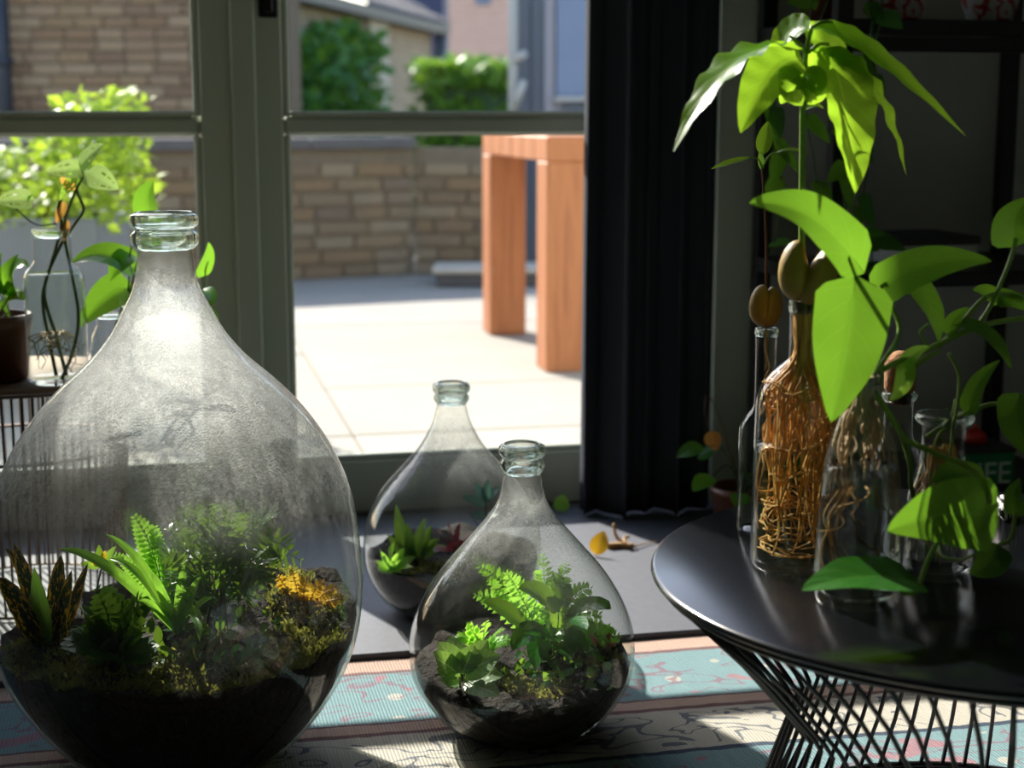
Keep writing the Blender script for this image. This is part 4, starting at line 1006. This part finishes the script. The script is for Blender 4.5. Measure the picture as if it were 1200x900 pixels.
# roots ------------------------------------------------------------
def roots(parent, c, sp, ztop, zlow, cnt, mat, rad, r0=.010, coil=.5, name='roots'):
    mb = MB()
    for i in range(cnt):
        a = R.uniform(0, 6.28); pts_ = []; K = 12; z1 = zlow+(ztop-zlow)*R.random()**1.6*.75; dr = R.uniform(.35, 1.0); tw = R.uniform(-1.2, 1.2)*coil
        ph = R.uniform(0, 6.28); wob = R.uniform(.05, .22)
        for k in range(K+1):
            q = k/K; z = ztop+(z1-ztop)*q; rm = max(.003, r_at(sp, z)-.005)
            rr = min(rm, (r0*max(0, 1-q*4)+rm*dr*min(1, q*3.2)**.8)*(1+wob*math.sin(q*9+ph)))
            aa = a+tw*q*2+wob*1.6*math.sin(q*11+ph*2); pts_.append(c+Vector((rr*math.cos(aa), rr*math.sin(aa), z)))
        if coil > .8 and R.random() < .45:                   # the longest lie in loops at the bottom
            for k in range(6):
                aa += .45*(1 if tw > 0 else -1); rr = (r_at(sp, zlow+.01)-.007)*R.uniform(.75, 1); pts_.append(c+Vector((rr*math.cos(aa), rr*math.sin(aa), max(zlow, z1-.004*k+R.uniform(-.006, .006)))))
        s = spline(pts_, 2); v, f = tube(s, [rad*(1.1-.6*i_/len(s))*R.uniform(.8, 1.15) for i_ in range(len(s))], 4); mb.add(v, f)
    o = mb.obj(name, mat, parent); return tag(o, kind='stuff')
# avocado in the broad bottle --------------------------------------
topA = cA_+Vector((0, 0, spA[-1][1]))
av = thing('avocado_plant', topA, 'tall avocado seedling with drooping leaves growing from a split seed', 'avocado plant')
roots(av, cA_, spA, spA[-1][1]-.002, .022, 110, 'root', .0014, .010, 1.0)
yA = cA_.y
def seed_half(parent, c, rx, rz, sx, tilt, mat='seed'):
    v, f = [], []
    n, m = 20, 12
    for i in range(m+1):
        th = math.pi*i/m; zz = math.cos(th)
        for k in range(n):
            a = 2*math.pi*k/n; x = math.sin(th)*math.cos(a); yy = math.sin(th)*math.sin(a)*rx
            x = (x*rx*1.1 if x*sx > 0 else x*rx*.5); k_ = 1-.12*zz
            q = Vector((x*k_, yy*k_, zz*rz)); q.rotate(Matrix.Rotation(tilt, 3, 'Y')); v.append(Vector(c)+q)
    for i in range(m):
        for k in range(n): f.append((i*n+k, (i+1)*n+k, (i+1)*n+(k+1) % n, i*n+(k+1) % n))
    return meshobj('seed_half', v, f, mat, parent)
mm = mpp(topA)
seed_half(av, at(936, 317, yA), 22*mm, 36*mm, -1, -.05); seed_half(av, at(957, 322, yA-.01), 22*mm, 37*mm, 1, .42)
stem(av, [at(942, 350, yA), at(940, 300, yA), at(940, 200, yA), at(941, 110, yA), at(945, 60, yA), at(952, 30, yA)], .0042, 'stem', n=8, taper=.55)
LV = [  # base, tip, width px, y tip, control, normal, material
    ((944, 62), (789, 178), 64, yA-.10, (862, 22), (-.48, -.36, .80), 'avocado', 'lance', .10),
    ((940, 70), (868, 156), 66, yA-.06, (905, 62), (-.35, -.85, .3), 'avocado', 'oval', .05),
    ((948, 34), (904, 74), 44, yA+.06, (918, 28), (-.3, -.8, .5), 'avocado', 'oval', .04),
    ((968, 56), (1002, 226), 66, yA-.08, (996, 110), (.25, -.95, .2), 'avocado', 'oval', .09),
    ((950, 60), (1062, 206), 34, yA-.02, (1030, 60), (.75, -.6, .35), 'avocado', 'lance', .18),
    ((950, 34), (1132, 160), 44, yA-.04, (985, 14), (.5, -.6, .62), 'avocado', 'lance', .05),
    ((946, 48), (1000, 92), 50, yA+.05, (968, 36), (.2, -.8, .5), 'avocado', 'oval', .05),
    ((944, 66), (952, 98), 26, yA+.03, (955, 70), (.2, -.9, .2), 'avocado', 'oval', .03),
    ((944, 100), (915, 122), 26, yA+.02, (925, 98), (0, -.9, .3), 'avocado', 'oval', .05),
    ((942, 130), (966, 128), 9, yA+.0, (955, 118), (0, -.5, .9), 'avocado', 'lance', .05),
]
for b, t, wd_, yt, c, nn, m_, sh_, wv_ in LV:
    pl(av, m_, b, t, wd_, yA, yt, nn, sh_, c=c, fold=.5 if t == (1002, 226) else .18, wave=wv_*1.3, waves=6, nv=26, nu=8)
for b, t, c in [((945, 66), (925, 42), (936, 50)), ((950, 34), (975, 26), (962, 26)), ((947, 62), (972, 52), (960, 52))]:
    stem(av, [at(*b, yA), at(*c, yA), at(*t, yA)], .0022, 'stem', 'petiole', taper=.8)
# curled young leaf
for k_, (t, c, m_) in enumerate([((922, 108), (926, 84), 'avocado'), ((958, 112), (958, 82), 'avocado'), ((940, 124), (922, 100), 'avocado'), ((946, 122), (965, 100), 'avocado')]):
    pl(av, m_, (941, 88), t, 36, yA-.05, yA-.07, (0, -.95, .3), 'oval', c=c, curl=.5, wave=.05)
# small avocado in the slender bottle ------------------------------
yT = cT_.y; topT = cT_+Vector((0, 0, spT[-1][1]))
a2 = thing('avocado_sprout', topT, 'small avocado seed sprout with a thin brown stem and few leaves', 'avocado plant')
mm = mpp(topT)
seed_half(a2, at(895, 358, yT), 16*mm, 25*mm, -1, -.05); seed_half(a2, at(900, 360, yT), 16*mm, 25*mm, 1, .2)
stem(a2, [at(899, 384, yT), at(898, 340, yT), at(898, 290, yT), at(896, 240, yT), at(893, 196, yT)], .0022, 'stembrown', taper=.6)
stem(a2, [at(893, 196, yT), at(888, 186, yT), at(876, 184, yT)], .0014, 'stem', 'petiole'); stem(a2, [at(893, 196, yT), at(902, 182, yT), at(915, 178, yT)], .0014, 'stem', 'petiole')
pl(a2, 'avocado', (880, 184), (833, 198), 13, yT, yT-.02, (-.1, -.4, .9), 'lance', fold=.3); pl(a2, 'avocado', (908, 180), (950, 181), 11, yT, yT-.02, (.1, -.4, .9), 'lance', fold=.3, c=(925, 172))
pl(a2, 'avocado', (894, 182), (900, 142), 20, yT, yT+.02, (-.4, -.9, .1), 'oval', fold=.3); pl(a2, 'limeleaf', (893, 200), (891, 176), 8, yT, yT, (-.4, -.9, .1), 'lance')
stem(a2, [at(898, 384, yT), at(897, 410, yT), at(902, 430, yT), at(896, 445, yT), at(899, 470, yT)], .0016, 'rootpale', 'root')
# pothos in the flask ----------------------------------------------
yF = cF_.y; topF = cF_+Vector((0, 0, spF[-1][1]))
po_ = thing('pothos', topF, 'pothos vine with heart-shaped leaves trailing out of the conical flask', 'pothos')
roots(po_, cF_, spF, spF[-1][1]-.004, .115, 46, 'rootpale', .0017, .012, .35)
roots(po_, cF_, spF, .13, .02, 9, 'root', .0013, .012, .8)
P_ = lambda x, y_, yy: at(x, y_, yy)
vines = [
    ([(1008, 445), (1006, 400), (1012, 372), (1004, 345), (994, 315), (990, 298)], yF, yF-.02, .0028),
    ([(1010, 445), (1022, 410), (1028, 390)], yF, yF+.01, .0028),
    ([(1015, 448), (1040, 430), (1090, 408), (1150, 382), (1205, 372)], yF, yF+.12, .0036),
    ([(1022, 442), (1050, 400), (1052, 375), (1036, 350), (1030, 340), (1038, 332)], yF, yF+.05, .0026),
    ([(1100, 406), (1122, 384), (1150, 352), (1172, 345), (1210, 346)], yF+.07, yF+.12, .0030),
    ([(1140, 388), (1160, 360), (1178, 320), (1188, 292), (1190, 278)], yF+.10, yF+.10, .0026),
    ([(1018, 450), (1045, 490), (1062, 515), (1098, 532), (1140, 552), (1160, 590)], yF, yF-.085, .0034),
    ([(1052, 498), (1066, 540), (1068, 570), (1076, 600)], yF-.0, yF+.06, .0032),
    ([(1158, 580), (1110, 620), (1088, 656), (1074, 692), (1058, 694), (1050, 684)], yF-.07, yF-.08, .0028),
    ([(1086, 512), (1120, 490), (1160, 474), (1190, 478), (1210, 484)], yF+.08, yF+.06, .0028),
    ([(1112, 414), (1124, 440), (1121, 480), (1116, 500)], yF+.07, yF+.07, .0022),
    ([(1060, 440), (1085, 420), (1100, 412)], yF+.03, yF+.06, .0030),
    ([(1190, 600), (1185, 630), (1168, 640), (1160, 650)], yF+.02, yF, .0026),
    ([(1100, 640), (1105, 652), (1125, 656), (1142, 650)], yF+.05, yF+.0, .0018),
    ([(1088, 380), (1078, 390), (1090, 408)], yF+.06, yF+.06, .0018),
]
for pts_, y0_, y1_, r_ in vines:
    n_ = len(pts_)-1
    stem(po_, [P_(q[0], q[1], y0_+(y1_-y0_)*i/n_) for i, q in enumerate(pts_)], r_, 'stem', 'vine', n=7, taper=.85)
LP = [  # base, tip, width px, y0, y1, control, normal, material
    ((1000, 302), (878, 238), 76, yF-.02, yF-.06, (950, 232), (-.1, -.74, .66), 'pothos'),
    ((1000, 346), (974, 494), 92, yF-.03, yF-.07, (992, 420), (-.05, -1, .12), 'pothos'),
    ((1036, 334), (1162, 306), 50, yF+.05, yF+.02, (1090, 296), (0, -.93, .35), 'pothos'),
    ((1074, 336), (1100, 402), 38, yF+.06, yF+.04, (1100, 362), (.5, -.8, .2), 'pothos'),
    ((1128, 380), (1186, 434), 34, yF+.08, yF+.02, (1165, 384), (.3, -.6, .7), 'pothos'),
    ((1136, 478), (1172, 422), 26, yF+.07, yF+.05, (1140, 446), (-.6, -.7, .2), 'pothos'),
    ((1188, 282), (1206, 232), 50, yF+.10, yF+.08, (1180, 255), (-.3, -.9, .2), 'pothos'),
    ((1192, 470), (1214, 540), 44, yF+.05, yF+.0, (1184, 500), (-.3, -.9, .1), 'pothos'),
    ((1156, 604), (1040, 622), 88, yF-.085, yF-.11, (1105, 594, yF-.11), (-.12, -.95, .28), 'pothos'),
    ((1150, 564), (1092, 566), 44, yF+.03, yF+.0, (1120, 542), (-.1, -.6, .8), 'pothos'),
    ((1062, 680), (940, 692), 92, yF-.08, yF-.12, (1000, 668), (-.40, -.32, .86), 'pothos'),
    ((1166, 644), (1136, 672), 44, yF+.0, yF-.03, (1160, 668), (.1, -.8, .6), 'pothos'),
    ((1192, 600), (1196, 560), 30, yF+.02, yF+.02, (1184, 580), (-.8, -.6, .1), 'pothos'),
    ((1062, 430), (1042, 470), 24, yF+.03, yF+.02, (1062, 455), (-.3, -.9, .2), 'limeleaf'),
    ((1060, 428), (1090, 406), 20, yF+.04, yF+.04, (1070, 410), (-.3, -.9, .4), 'limeleaf'),
    ((1168, 350), (1140, 340), 22, yF+.11, yF+.1, (1155, 338), (-.2, -.8, .5), 'pothos'),
    ((1172, 350), (1205, 366), 26, yF+.11, yF+.1, (1190, 348), (.1, -.8, .5), 'pothos'),
    ((1110, 386), (1136, 360), 18, yF+.08, yF+.09, (1118, 370), (.1, -.8, .5), 'pothos'),
]
for b, t, wd_, y0_, y1_, c, nn, m_ in LP:
    pl(po_, m_, b, t, wd_, y0_, y1_, nn, 'heart', c=c, fold=.14, wave=.03, waves=2, nv=18, nu=10)
# cutting in the jar
cutj = thing('pothos_cutting', cJ_+Vector((0, 0, .012)), 'pothos cutting with short roots standing in the flared jar', 'cutting')
roots(cutj, cJ_, spJ, .15, .02, 22, 'root', .0012, .012, .6)
stem(cutj, [cJ_+Vector((.0, 0, .02)), cJ_+Vector((.006, 0, .10)), cJ_+Vector((.012, 0, .2)), at(1116, 488, cJ_.y)], .0026, 'stem', 'vine')
stem(cutj, [cJ_+Vector((-.01, 0, .02)), cJ_+Vector((-.012, 0, .12)), at(1100, 510, cJ_.y), at(1120, 496, cJ_.y)], .0026, 'stem', 'vine')
# shell on the table
sp_ = onz(1180, 604, TZ); sh = thing('zebra_shell', sp_, 'round zebra-striped shell lying on the black table', 'shell')
v, f = lathe(sp_, [(.004, 0), (.014, .0), (.022, .006), (.0235, .012), (.019, .020), (.010, .026), (.002, .028)], 28)
meshobj('whorl', v, f, 'zebra', sh)
v, f = tube(spline([sp_+Vector((.0, -.012, .016)), sp_+Vector((-.012, -.024, .012)), sp_+Vector((-.004, -.030, .004))], 5), [.009]*10+[.002], 8); meshobj('lip', v, f, 'zebra', sh)

# ------------------------------------------------------------------ black shelving against the wall
sL = onwall(895, 200, -.06)[0]; sR = onwall(1177, 200, -.06)[0]
tb, tf = -.06, -.45
shf = thing('shelving_unit', HF((sL+sR)/2, (tb+tf)/2, 0), 'open black metal shelving unit against the wall', 'shelving')
pw = .034
for s_ in (sL, sR):
    for t_ in (tb, tf): part('post', hbox(s_-pw/2, s_+pw/2, t_-pw/2, t_+pw/2, STEP if t_ > step_edge else 0, 1.9, .002), 'blackmetal', shf)
zs = [.12, None, None, 1.75]
zs[1] = at(1080, 317, HF(sL+.3, tf).y).z; zs[2] = at(1080, 24, HF(sL+.3, tf).y).z
for z in zs:
    part('shelf', hbox(sL-pw/2, sR+pw/2, tf-pw/2, tb+pw/2, z-.030, z, .002), 'blackmetal', shf)
    if z == zs[2]: part('rail', hbox(sL+pw/2, sR-pw/2, tf-pw/2, tf+pw/2, z-.062, z-.034, .002), 'blackmetal', shf)
def on_shelf(px, t, z): return onwall(px, 300, t)[0]
# white-fronted box
b0s, b1s = onwall(1048, 300, -.34)[0], onwall(1140, 300, -.34)[0]
bx = thing('storage_box', HF((b0s+b1s)/2, -.25, zs[1]), 'white box with a dark patterned lid on the middle shelf', 'box')
part('body', hbox(b0s, b1s, -.36, -.16, zs[1], zs[1]+.045, .003), 'paper', bx); part('lid', hbox(b0s-.006, b1s+.004, -.365, -.155, zs[1]+.045, zs[1]+.062, .002), 'boxblack', bx)
# green box with lettering
q0, q1 = onwall(1108, 550, -.40)[0], onwall(1189, 550, -.40)[0]
zb1 = at(1150, 534, HF(q0, -.40).y).z
gb = thing('game_box', HF((q0+q1)/2, -.36, zs[0]), 'green box with pale lettering on the bottom shelf', 'box')
gbb = part('body', hbox(q0, q1, -.40, -.28, zs[0], zb1, .002), 'boxgreen', gb); part('lid', hbox(q0-.002, q1+.002, -.402, -.278, zb1, zb1+.010, .002), 'boxblack', gb)
fc = bpy.data.curves.new('lettering', 'FONT'); fc.body = 'LIFE'; fc.size = .068; fc.extrude = .0006; fc.align_x = 'RIGHT'
to = bpy.data.objects.new('lettering_tmp', fc); link(to); bpy.context.view_layer.update()
tm = bpy.data.meshes.new_from_object(to.evaluated_get(bpy.context.evaluated_depsgraph_get())); bpy.data.objects.remove(to)
tm.materials.clear(); tm.materials.append(M['letter'])
ob_ = link(bpy.data.objects.new('lettering', tm)); ob_.parent = gbb
ob_.location = HF(q1-.008, -.4012, zb1-.066)-worldloc(gb); ob_.rotation_euler = (math.pi/2, 0, ANG)
rb = HF(onwall(1142, 520, -.34)[0], -.34, zb1+.010)
rd = thing('red_toy', rb, 'small rounded red plastic toy lying on the green box', 'toy')
v, f = lathe(rb, [(.010, 0), (.022, .002), (.026, .012), (.020, .026), (.006, .032), (.002, .032)], 20); meshobj('body', v, f, 'red', rd)
v, f = tube([rb+Vector((0, 0, .030)), rb+Vector((0, 0, .042))], .005, 8); meshobj('knob', v, f, 'red', rd)
# ceramics on the upper shelf
for px_, lab_ in ((1052, 'red and white ceramic bowl on the upper shelf, beside the trailing vine'), (1160, 'red and white ceramic pot at the far end of the upper shelf')):
    c = HF(onwall(px_, 10, -.30)[0], -.30, zs[2]); o = thing('ceramic_pot', c, lab_, 'pot')
    v, f = lathe(c, [(.030, 0), (.045, .004), (.058, .05), (.060, .09), (.056, .09), (.052, .05), (.03, .012), (.002, .010)], 32); meshobj('bowl', v, f, 'redwhite', o)
    v, f = lathe(c, [(.0595, .086), (.063, .088), (.063, .094), (.055, .094), (.0555, .086)], 32, False); meshobj('rim', v, f, 'paper', o)
# trailing vine
c = HF(onwall(968, 10, -.28)[0], -.28, zs[2])
tp = thing('hanging_vine_pot', c, 'plain dark pot on the upper shelf holding a trailing vine', 'pot')
v, f = lathe(c, [(.035, 0), (.05, .004), (.06, .10), (.064, .10), (.064, .11), (.055, .11), (.052, .09), (.002, .085)], 28); meshobj('body', v, f, 'terracotta', tp)
hv = thing('trailing_vine', c+Vector((0, 0, .086)), 'dark green vine trailing down from the upper shelf behind the avocado', 'vine')
yv = HF(0.6, -.50).y
for path in [[(1000, -40), (1016, -10), (1022, 30), (1012, 70), (1000, 110), (992, 170), (990, 240), (1010, 300), (1030, 340)], [(990, -40), (975, -12), (962, 20), (925, 90), (905, 130), (915, 190), (912, 260), (902, 300)],
             [(1005, -40), (1030, -14), (1034, 20), (1024, 60), (1022, 130), (1016, 200), (1008, 260), (1022, 300), (1015, 345)], [(985, -40), (958, -12), (948, 30), (944, 120), (952, 180), (962, 240), (985, 320)]]:
    P3 = [at(q[0], q[1], yv+(.0 if k > 1 else .12)) for k, q in enumerate(path)]
    stem(hv, P3, .0022, 'stemdark', 'vine', n=5, per=5)
    for k in range(2, len(P3)):
        for _ in range(2):
            if R.random() < .72:
                b_ = P3[k].lerp(P3[k-1], R.random()); dd = Vector((R.uniform(-.7, .7), R.uniform(-.8, 0), R.uniform(-1, .1))).normalized()
                leaf(hv, 'pothos', b_, b_+dd*R.uniform(.05, .085), R.uniform(.028, .045), (R.uniform(-.4, .4), -.8, .5), 'heart', bend=.1, nv=8, nu=4)
# potted plant in the shade by the curtain
c = HF(onwall(872, 560, -.35)[0], -.35, STEP)
sp2 = thing('plant_pot', c, 'dark clay pot on the floor between curtain and shelving', 'pot')
v, f = lathe(c, [(.04, 0), (.055, .003), (.065, .10), (.069, .10), (.069, .115), (.06, .115), (.058, .095), (.002, .09)], 28); meshobj('body', v, f, 'terracotta', sp2)
pz = thing('shade_plant', c+Vector((0, 0, .092)), 'leafy plant growing in the dark clay pot beside the curtain', 'plant')
for k in range(9):
    a = k*.75; tpt = c+Vector((.09*math.cos(a), .07*math.sin(a)-.02, .12+.10*R.random()))
    stem(pz, [c+Vector((0, 0, .091)), (c+tpt)/2+Vector((0, 0, .09)), tpt], .0018, 'stemdark', n=5)
    leaf(pz, 'pothos', tpt, tpt+Vector((.055*math.cos(a), .05*math.sin(a)-.02, -.02)), .042, (0, -.5, .8), 'oval', bend=.15)
yl0 = at(832, 505, c.y); stem(pz, [c+Vector((0, 0, .091)), at(835, 470, c.y), at(826, 480, c.y), yl0], .0014, 'stembrown', n=5)
leaf(pz, 'dryleaf', yl0, at(840, 528, c.y-.01), .036, (0, -.9, .2), 'oval')

# ------------------------------------------------------------------ fallen leaf and twigs on the slate
fl = onz(706, 652, STEP)
o = thing('fallen_leaf', fl, 'yellow fallen leaf on the slate strip near the curtain', 'leaf')
leaf(o, 'yellowleaf', fl+Vector((-.012, 0, .003)), fl+Vector((.004, .025, .046)), .040, (-.3, -.8, .5), 'oval', name='blade', bend=.1)
stem(o, [fl+Vector((-.012, 0, .003)), fl+Vector((-.018, -.008, .002))], .001, 'twig')
tw_ = onz(728, 638, STEP)
o = thing('dry_twig', tw_, 'pale dry twig with curled stub lying beside the fallen leaf', 'twig')
tz = .006
stem(o, [onz(712, 640, STEP+tz), onz(726, 639, STEP+tz), onz(742, 640, STEP+tz)], .0065, 'twig', 'stub', taper=1.0)
stem(o, [onz(730, 638, STEP+tz), at(722, 628, tw_.y), at(719, 614, tw_.y)], .0045, 'twig', 'branch')
stem(o, [onz(733, 638, STEP+tz), at(732, 630, tw_.y), at(738, 629, tw_.y)], .004, 'twig', 'branch')
stem(o, [onz(742, 640, STEP+tz), onz(770, 634, STEP+.003)], .0016, 'twig', 'branch')
gl_ = onz(657, 601, STEP)
o = thing('weed_leaf', gl_, 'small green leaf sprig at the foot of the glass door', 'leaf')
leaf(o, 'limeleaf', gl_+Vector((0, 0, .002)), gl_+Vector((.004, .004, .042)), .036, (0, -1, .1), 'oval', name='blade'); stem(o, [gl_, gl_+Vector((0, 0, .01))], .0012)

# ------------------------------------------------------------------ wire side table with jars by the door
SZ = .433; e0 = onz(-20, 459, SZ); SR = .20; SC = Vector((e0.x, e0.y+SR, 0))
st = thing('wire_side_table', SC, 'small round side table with a cage of thin bronze rods', 'side table')
v, f = lathe(SC, [(.003, SZ-.008), (SR-.002, SZ-.008), (SR, SZ-.004), (SR-.002, SZ), (.003, SZ)], 64); meshobj('top', v, f, 'rattan', st)
for z, rr in ((SZ-.012, SR-.006), (.30, SR-.012), (STEP+.006, SR-.03)):
    v, f = tube([SC+Vector((rr*math.cos(a), rr*math.sin(a), z)) for a in [2*math.pi*i/48 for i in range(49)]], .003, 5, False); meshobj('hoop', v, f, 'rattan', st)
for k in range(70):
    a = 2*math.pi*k/70
    v, f = tube([SC+Vector(((SR-.008)*math.cos(a), (SR-.008)*math.sin(a), SZ-.010)), SC+Vector(((SR-.03)*math.cos(a), (SR-.03)*math.sin(a), STEP+.004))], .0024, 4)
    meshobj('rod', v, f, 'rattan', st)
rV = [(268, 21.5), (270, 22.8), (274, 22.6), (278, 21.8), (296, 21.5), (308, 23), (316, 30), (324, 34), (340, 35), (400, 35), (440, 35), (448, 32)]
bV, cV_, spV = bottle('glass_vase', 'tall square-shouldered clear vase with rooting vine cuttings on the side table', 69, rV, 453, SZ, 'glassblue', 3, 320, 'water', 'vase')
yV = cV_.y
mo = thing('monstera_cutting', cV_+Vector((0, 0, .012)), 'pale vine cutting with holes in its leaves rooting in the tall vase', 'cutting')
for pth in [[(66, 440), (58, 400), (50, 350), (60, 310), (72, 265), (68, 245), (80, 215), (92, 200)], [(78, 440), (66, 395), (52, 340), (70, 290), (88, 262), (98, 245), (90, 222), (96, 200)], [(72, 445), (86, 410), (92, 370), (84, 320), (75, 270), (84, 235), (98, 205)]]:
    stem(mo, [at(q[0], q[1], yV) for q in pth], .0034, 'stemolive', 'vine', n=6)
roots(mo, cV_, spV, .09, .014, 20, 'rootpale', .0013, .012, .8)
def holed_leaf(parent, b, t, wpx, y_, nn, mat='monstera'):
    B, T = at(b[0], b[1], y_), at(t[0], t[1], y_-.02); v, f, uv = leaf_vf(B, T, wpx*mpp(B), nn, 'heart', bend=.06, fold=.1, nv=14, nu=10)
    drop = set()
    for i in (4, 5, 7, 8, 10):
        for j in (2, 7): drop.add(i*10+j)
    f = [q for k, q in enumerate(f) if k not in drop]
    meshobj('leaf', v, f, mat, parent, None, True, uv)
holed_leaf(mo, (94, 198), (55, 202), 30, yV, (-.1, -.8, .6)); holed_leaf(mo, (96, 192), (122, 168), 26, yV, (0, -.8, .6)); holed_leaf(mo, (106, 204), (139, 222), 32, yV, (.2, -.9, .4)); holed_leaf(mo, (90, 205), (70, 235), 18, yV, (-.2, -.9, .3), 'limeleaf')
pl(mo, 'dryleaf', (88, 222), (70, 208), 12, yV, yV, (0, -1, .2)); pl(mo, 'dryleaf', (76, 236), (66, 262), 13, yV, yV-.01, (-.3, -1, .2)); pl(mo, 'dryleaf', (80, 258), (74, 284), 9, yV, yV-.01, (-.3, -1, .2))
stem(mo, [at(66, 262, yV), at(40, 262, yV), at(10, 236, yV)], .0018, 'stemdark', 'vine'); holed_leaf(mo, (34, 234), (-6, 236), 32, yV, (-.2, -.8, .6))
pl(mo, 'limeleaf', (28, 238), (38, 228), 8, yV, yV)
# brown pot with bright leaves
cp = onz(-6, 452, SZ); cp = Vector((at(-6, 452, cp.y+.05).x, cp.y+.06, SZ)); mp_ = mpp(cp)
pt = thing('clay_pot', cp, 'brown glazed clay pot on the side table beside the tall vase', 'pot')
v, f = lathe(cp, [(30*mp_, 0), (36*mp_, .004), (42*mp_, 62*mp_), (44*mp_, 64*mp_), (44*mp_, 78*mp_), (40*mp_, 78*mp_), (38*mp_, 66*mp_), (.003, 64*mp_)], 40); meshobj('body', v, f, 'terracotta', pt)
bp = thing('leafy_houseplant', cp+Vector((0, 0, 64*mp_)), 'bright green leafy plant growing in the brown clay pot', 'plant')
for t, c_, wd_ in [((34, 312), (12, 300), 26), ((30, 352), (10, 335), 24), ((2, 296), (-6, 320), 26), ((-22, 310), (-14, 330), 26), ((14, 335), (2, 345), 22), ((-30, 345), (-16, 345), 24), ((22, 298), (6, 318), 22)]:
    b_ = ((t[0]-4)*.45-2, t[1]*.5+190); stem(bp, [worldloc(bp), at(b_[0], b_[1], cp.y)], .0018, 'stemdark', n=5); pl(bp, 'pothos', b_, t, wd_+8, cp.y, cp.y-.03, (R.uniform(-.3, .3), -.6, .8), 'heart', c=c_, fold=.15)
# jug-like vase with a pothos cutting behind the big carboy's neck
cq = onz(133, 440, SZ); cq = Vector((at(133, 420, 2.78).x, 2.78, SZ))
mq = mpp(cq); Hq = at(133, 372, 2.78).z-SZ
jv = thing('round_vase', cq, 'small round glass vase on the side table behind the largest carboy', 'vase')
v, f = lathe(cq, [(.003, .004), (.026, .001), (.034, .006), (.042, Hq*.35), (.036, Hq*.7), (.027, Hq*.88), (.027, Hq)], 40); meshobj('body', v, f, 'glassblue', jv)
v, f = lathe(cq, [(.027, Hq), (.031, Hq+.001), (.031, Hq+.006), (.027, Hq+.007), (.025, Hq+.004), (.025, Hq), (.027, Hq)], 40, False); meshobj('lip', v, f, 'rim', jv)
pz = thing('pothos_sprig', cq+Vector((0, 0, .01)), 'sunlit pothos sprig in the round vase behind the largest carboy', 'pothos')
yq = cq.y
for pth in [[(132, 430), (136, 380), (150, 340), (152, 300), (160, 270)], [(134, 430), (140, 385), (150, 350), (160, 310), (175, 260), (176, 240)], [(136, 430), (150, 385), (190, 360), (236, 340), (240, 300)]]:
    stem(pz, [at(q[0], q[1], yq) for q in pth], .0022, 'stem', 'vine')
for b, t, wd_, c_, nn, m_ in [((154, 312), (84, 308), 46, (120, 288), (0, -.6, .8), 'pothos'), ((146, 338), (92, 384), 50, (122, 345), (-.2, -.9, .4), 'pothos'), ((176, 252), (180, 212), 40, (168, 232), (-.3, -.9, .1), 'pothos'),
                              ((236, 320), (244, 284), 22, (246, 300), (.6, -.7, .1), 'pothos'), ((240, 340), (246, 360), 20, (250, 345), (.5, -.8, .2), 'pothos'), ((240, 362), (254, 388), 16, (252, 370), (.5, -.8, .2), 'pothos'), ((150, 352), (160, 376), 22, (160, 360), (.2, -.9, .2), 'pothos'), ((150, 300), (128, 330), 30, (140, 305), (0, -.8, .5), 'pothos')]:
    pl(pz, m_, b, t, wd_, yq, yq-.04, nn, 'heart', c=c_, fold=.18, nv=14, nu=8)
print('objects', len(bpy.data.objects))
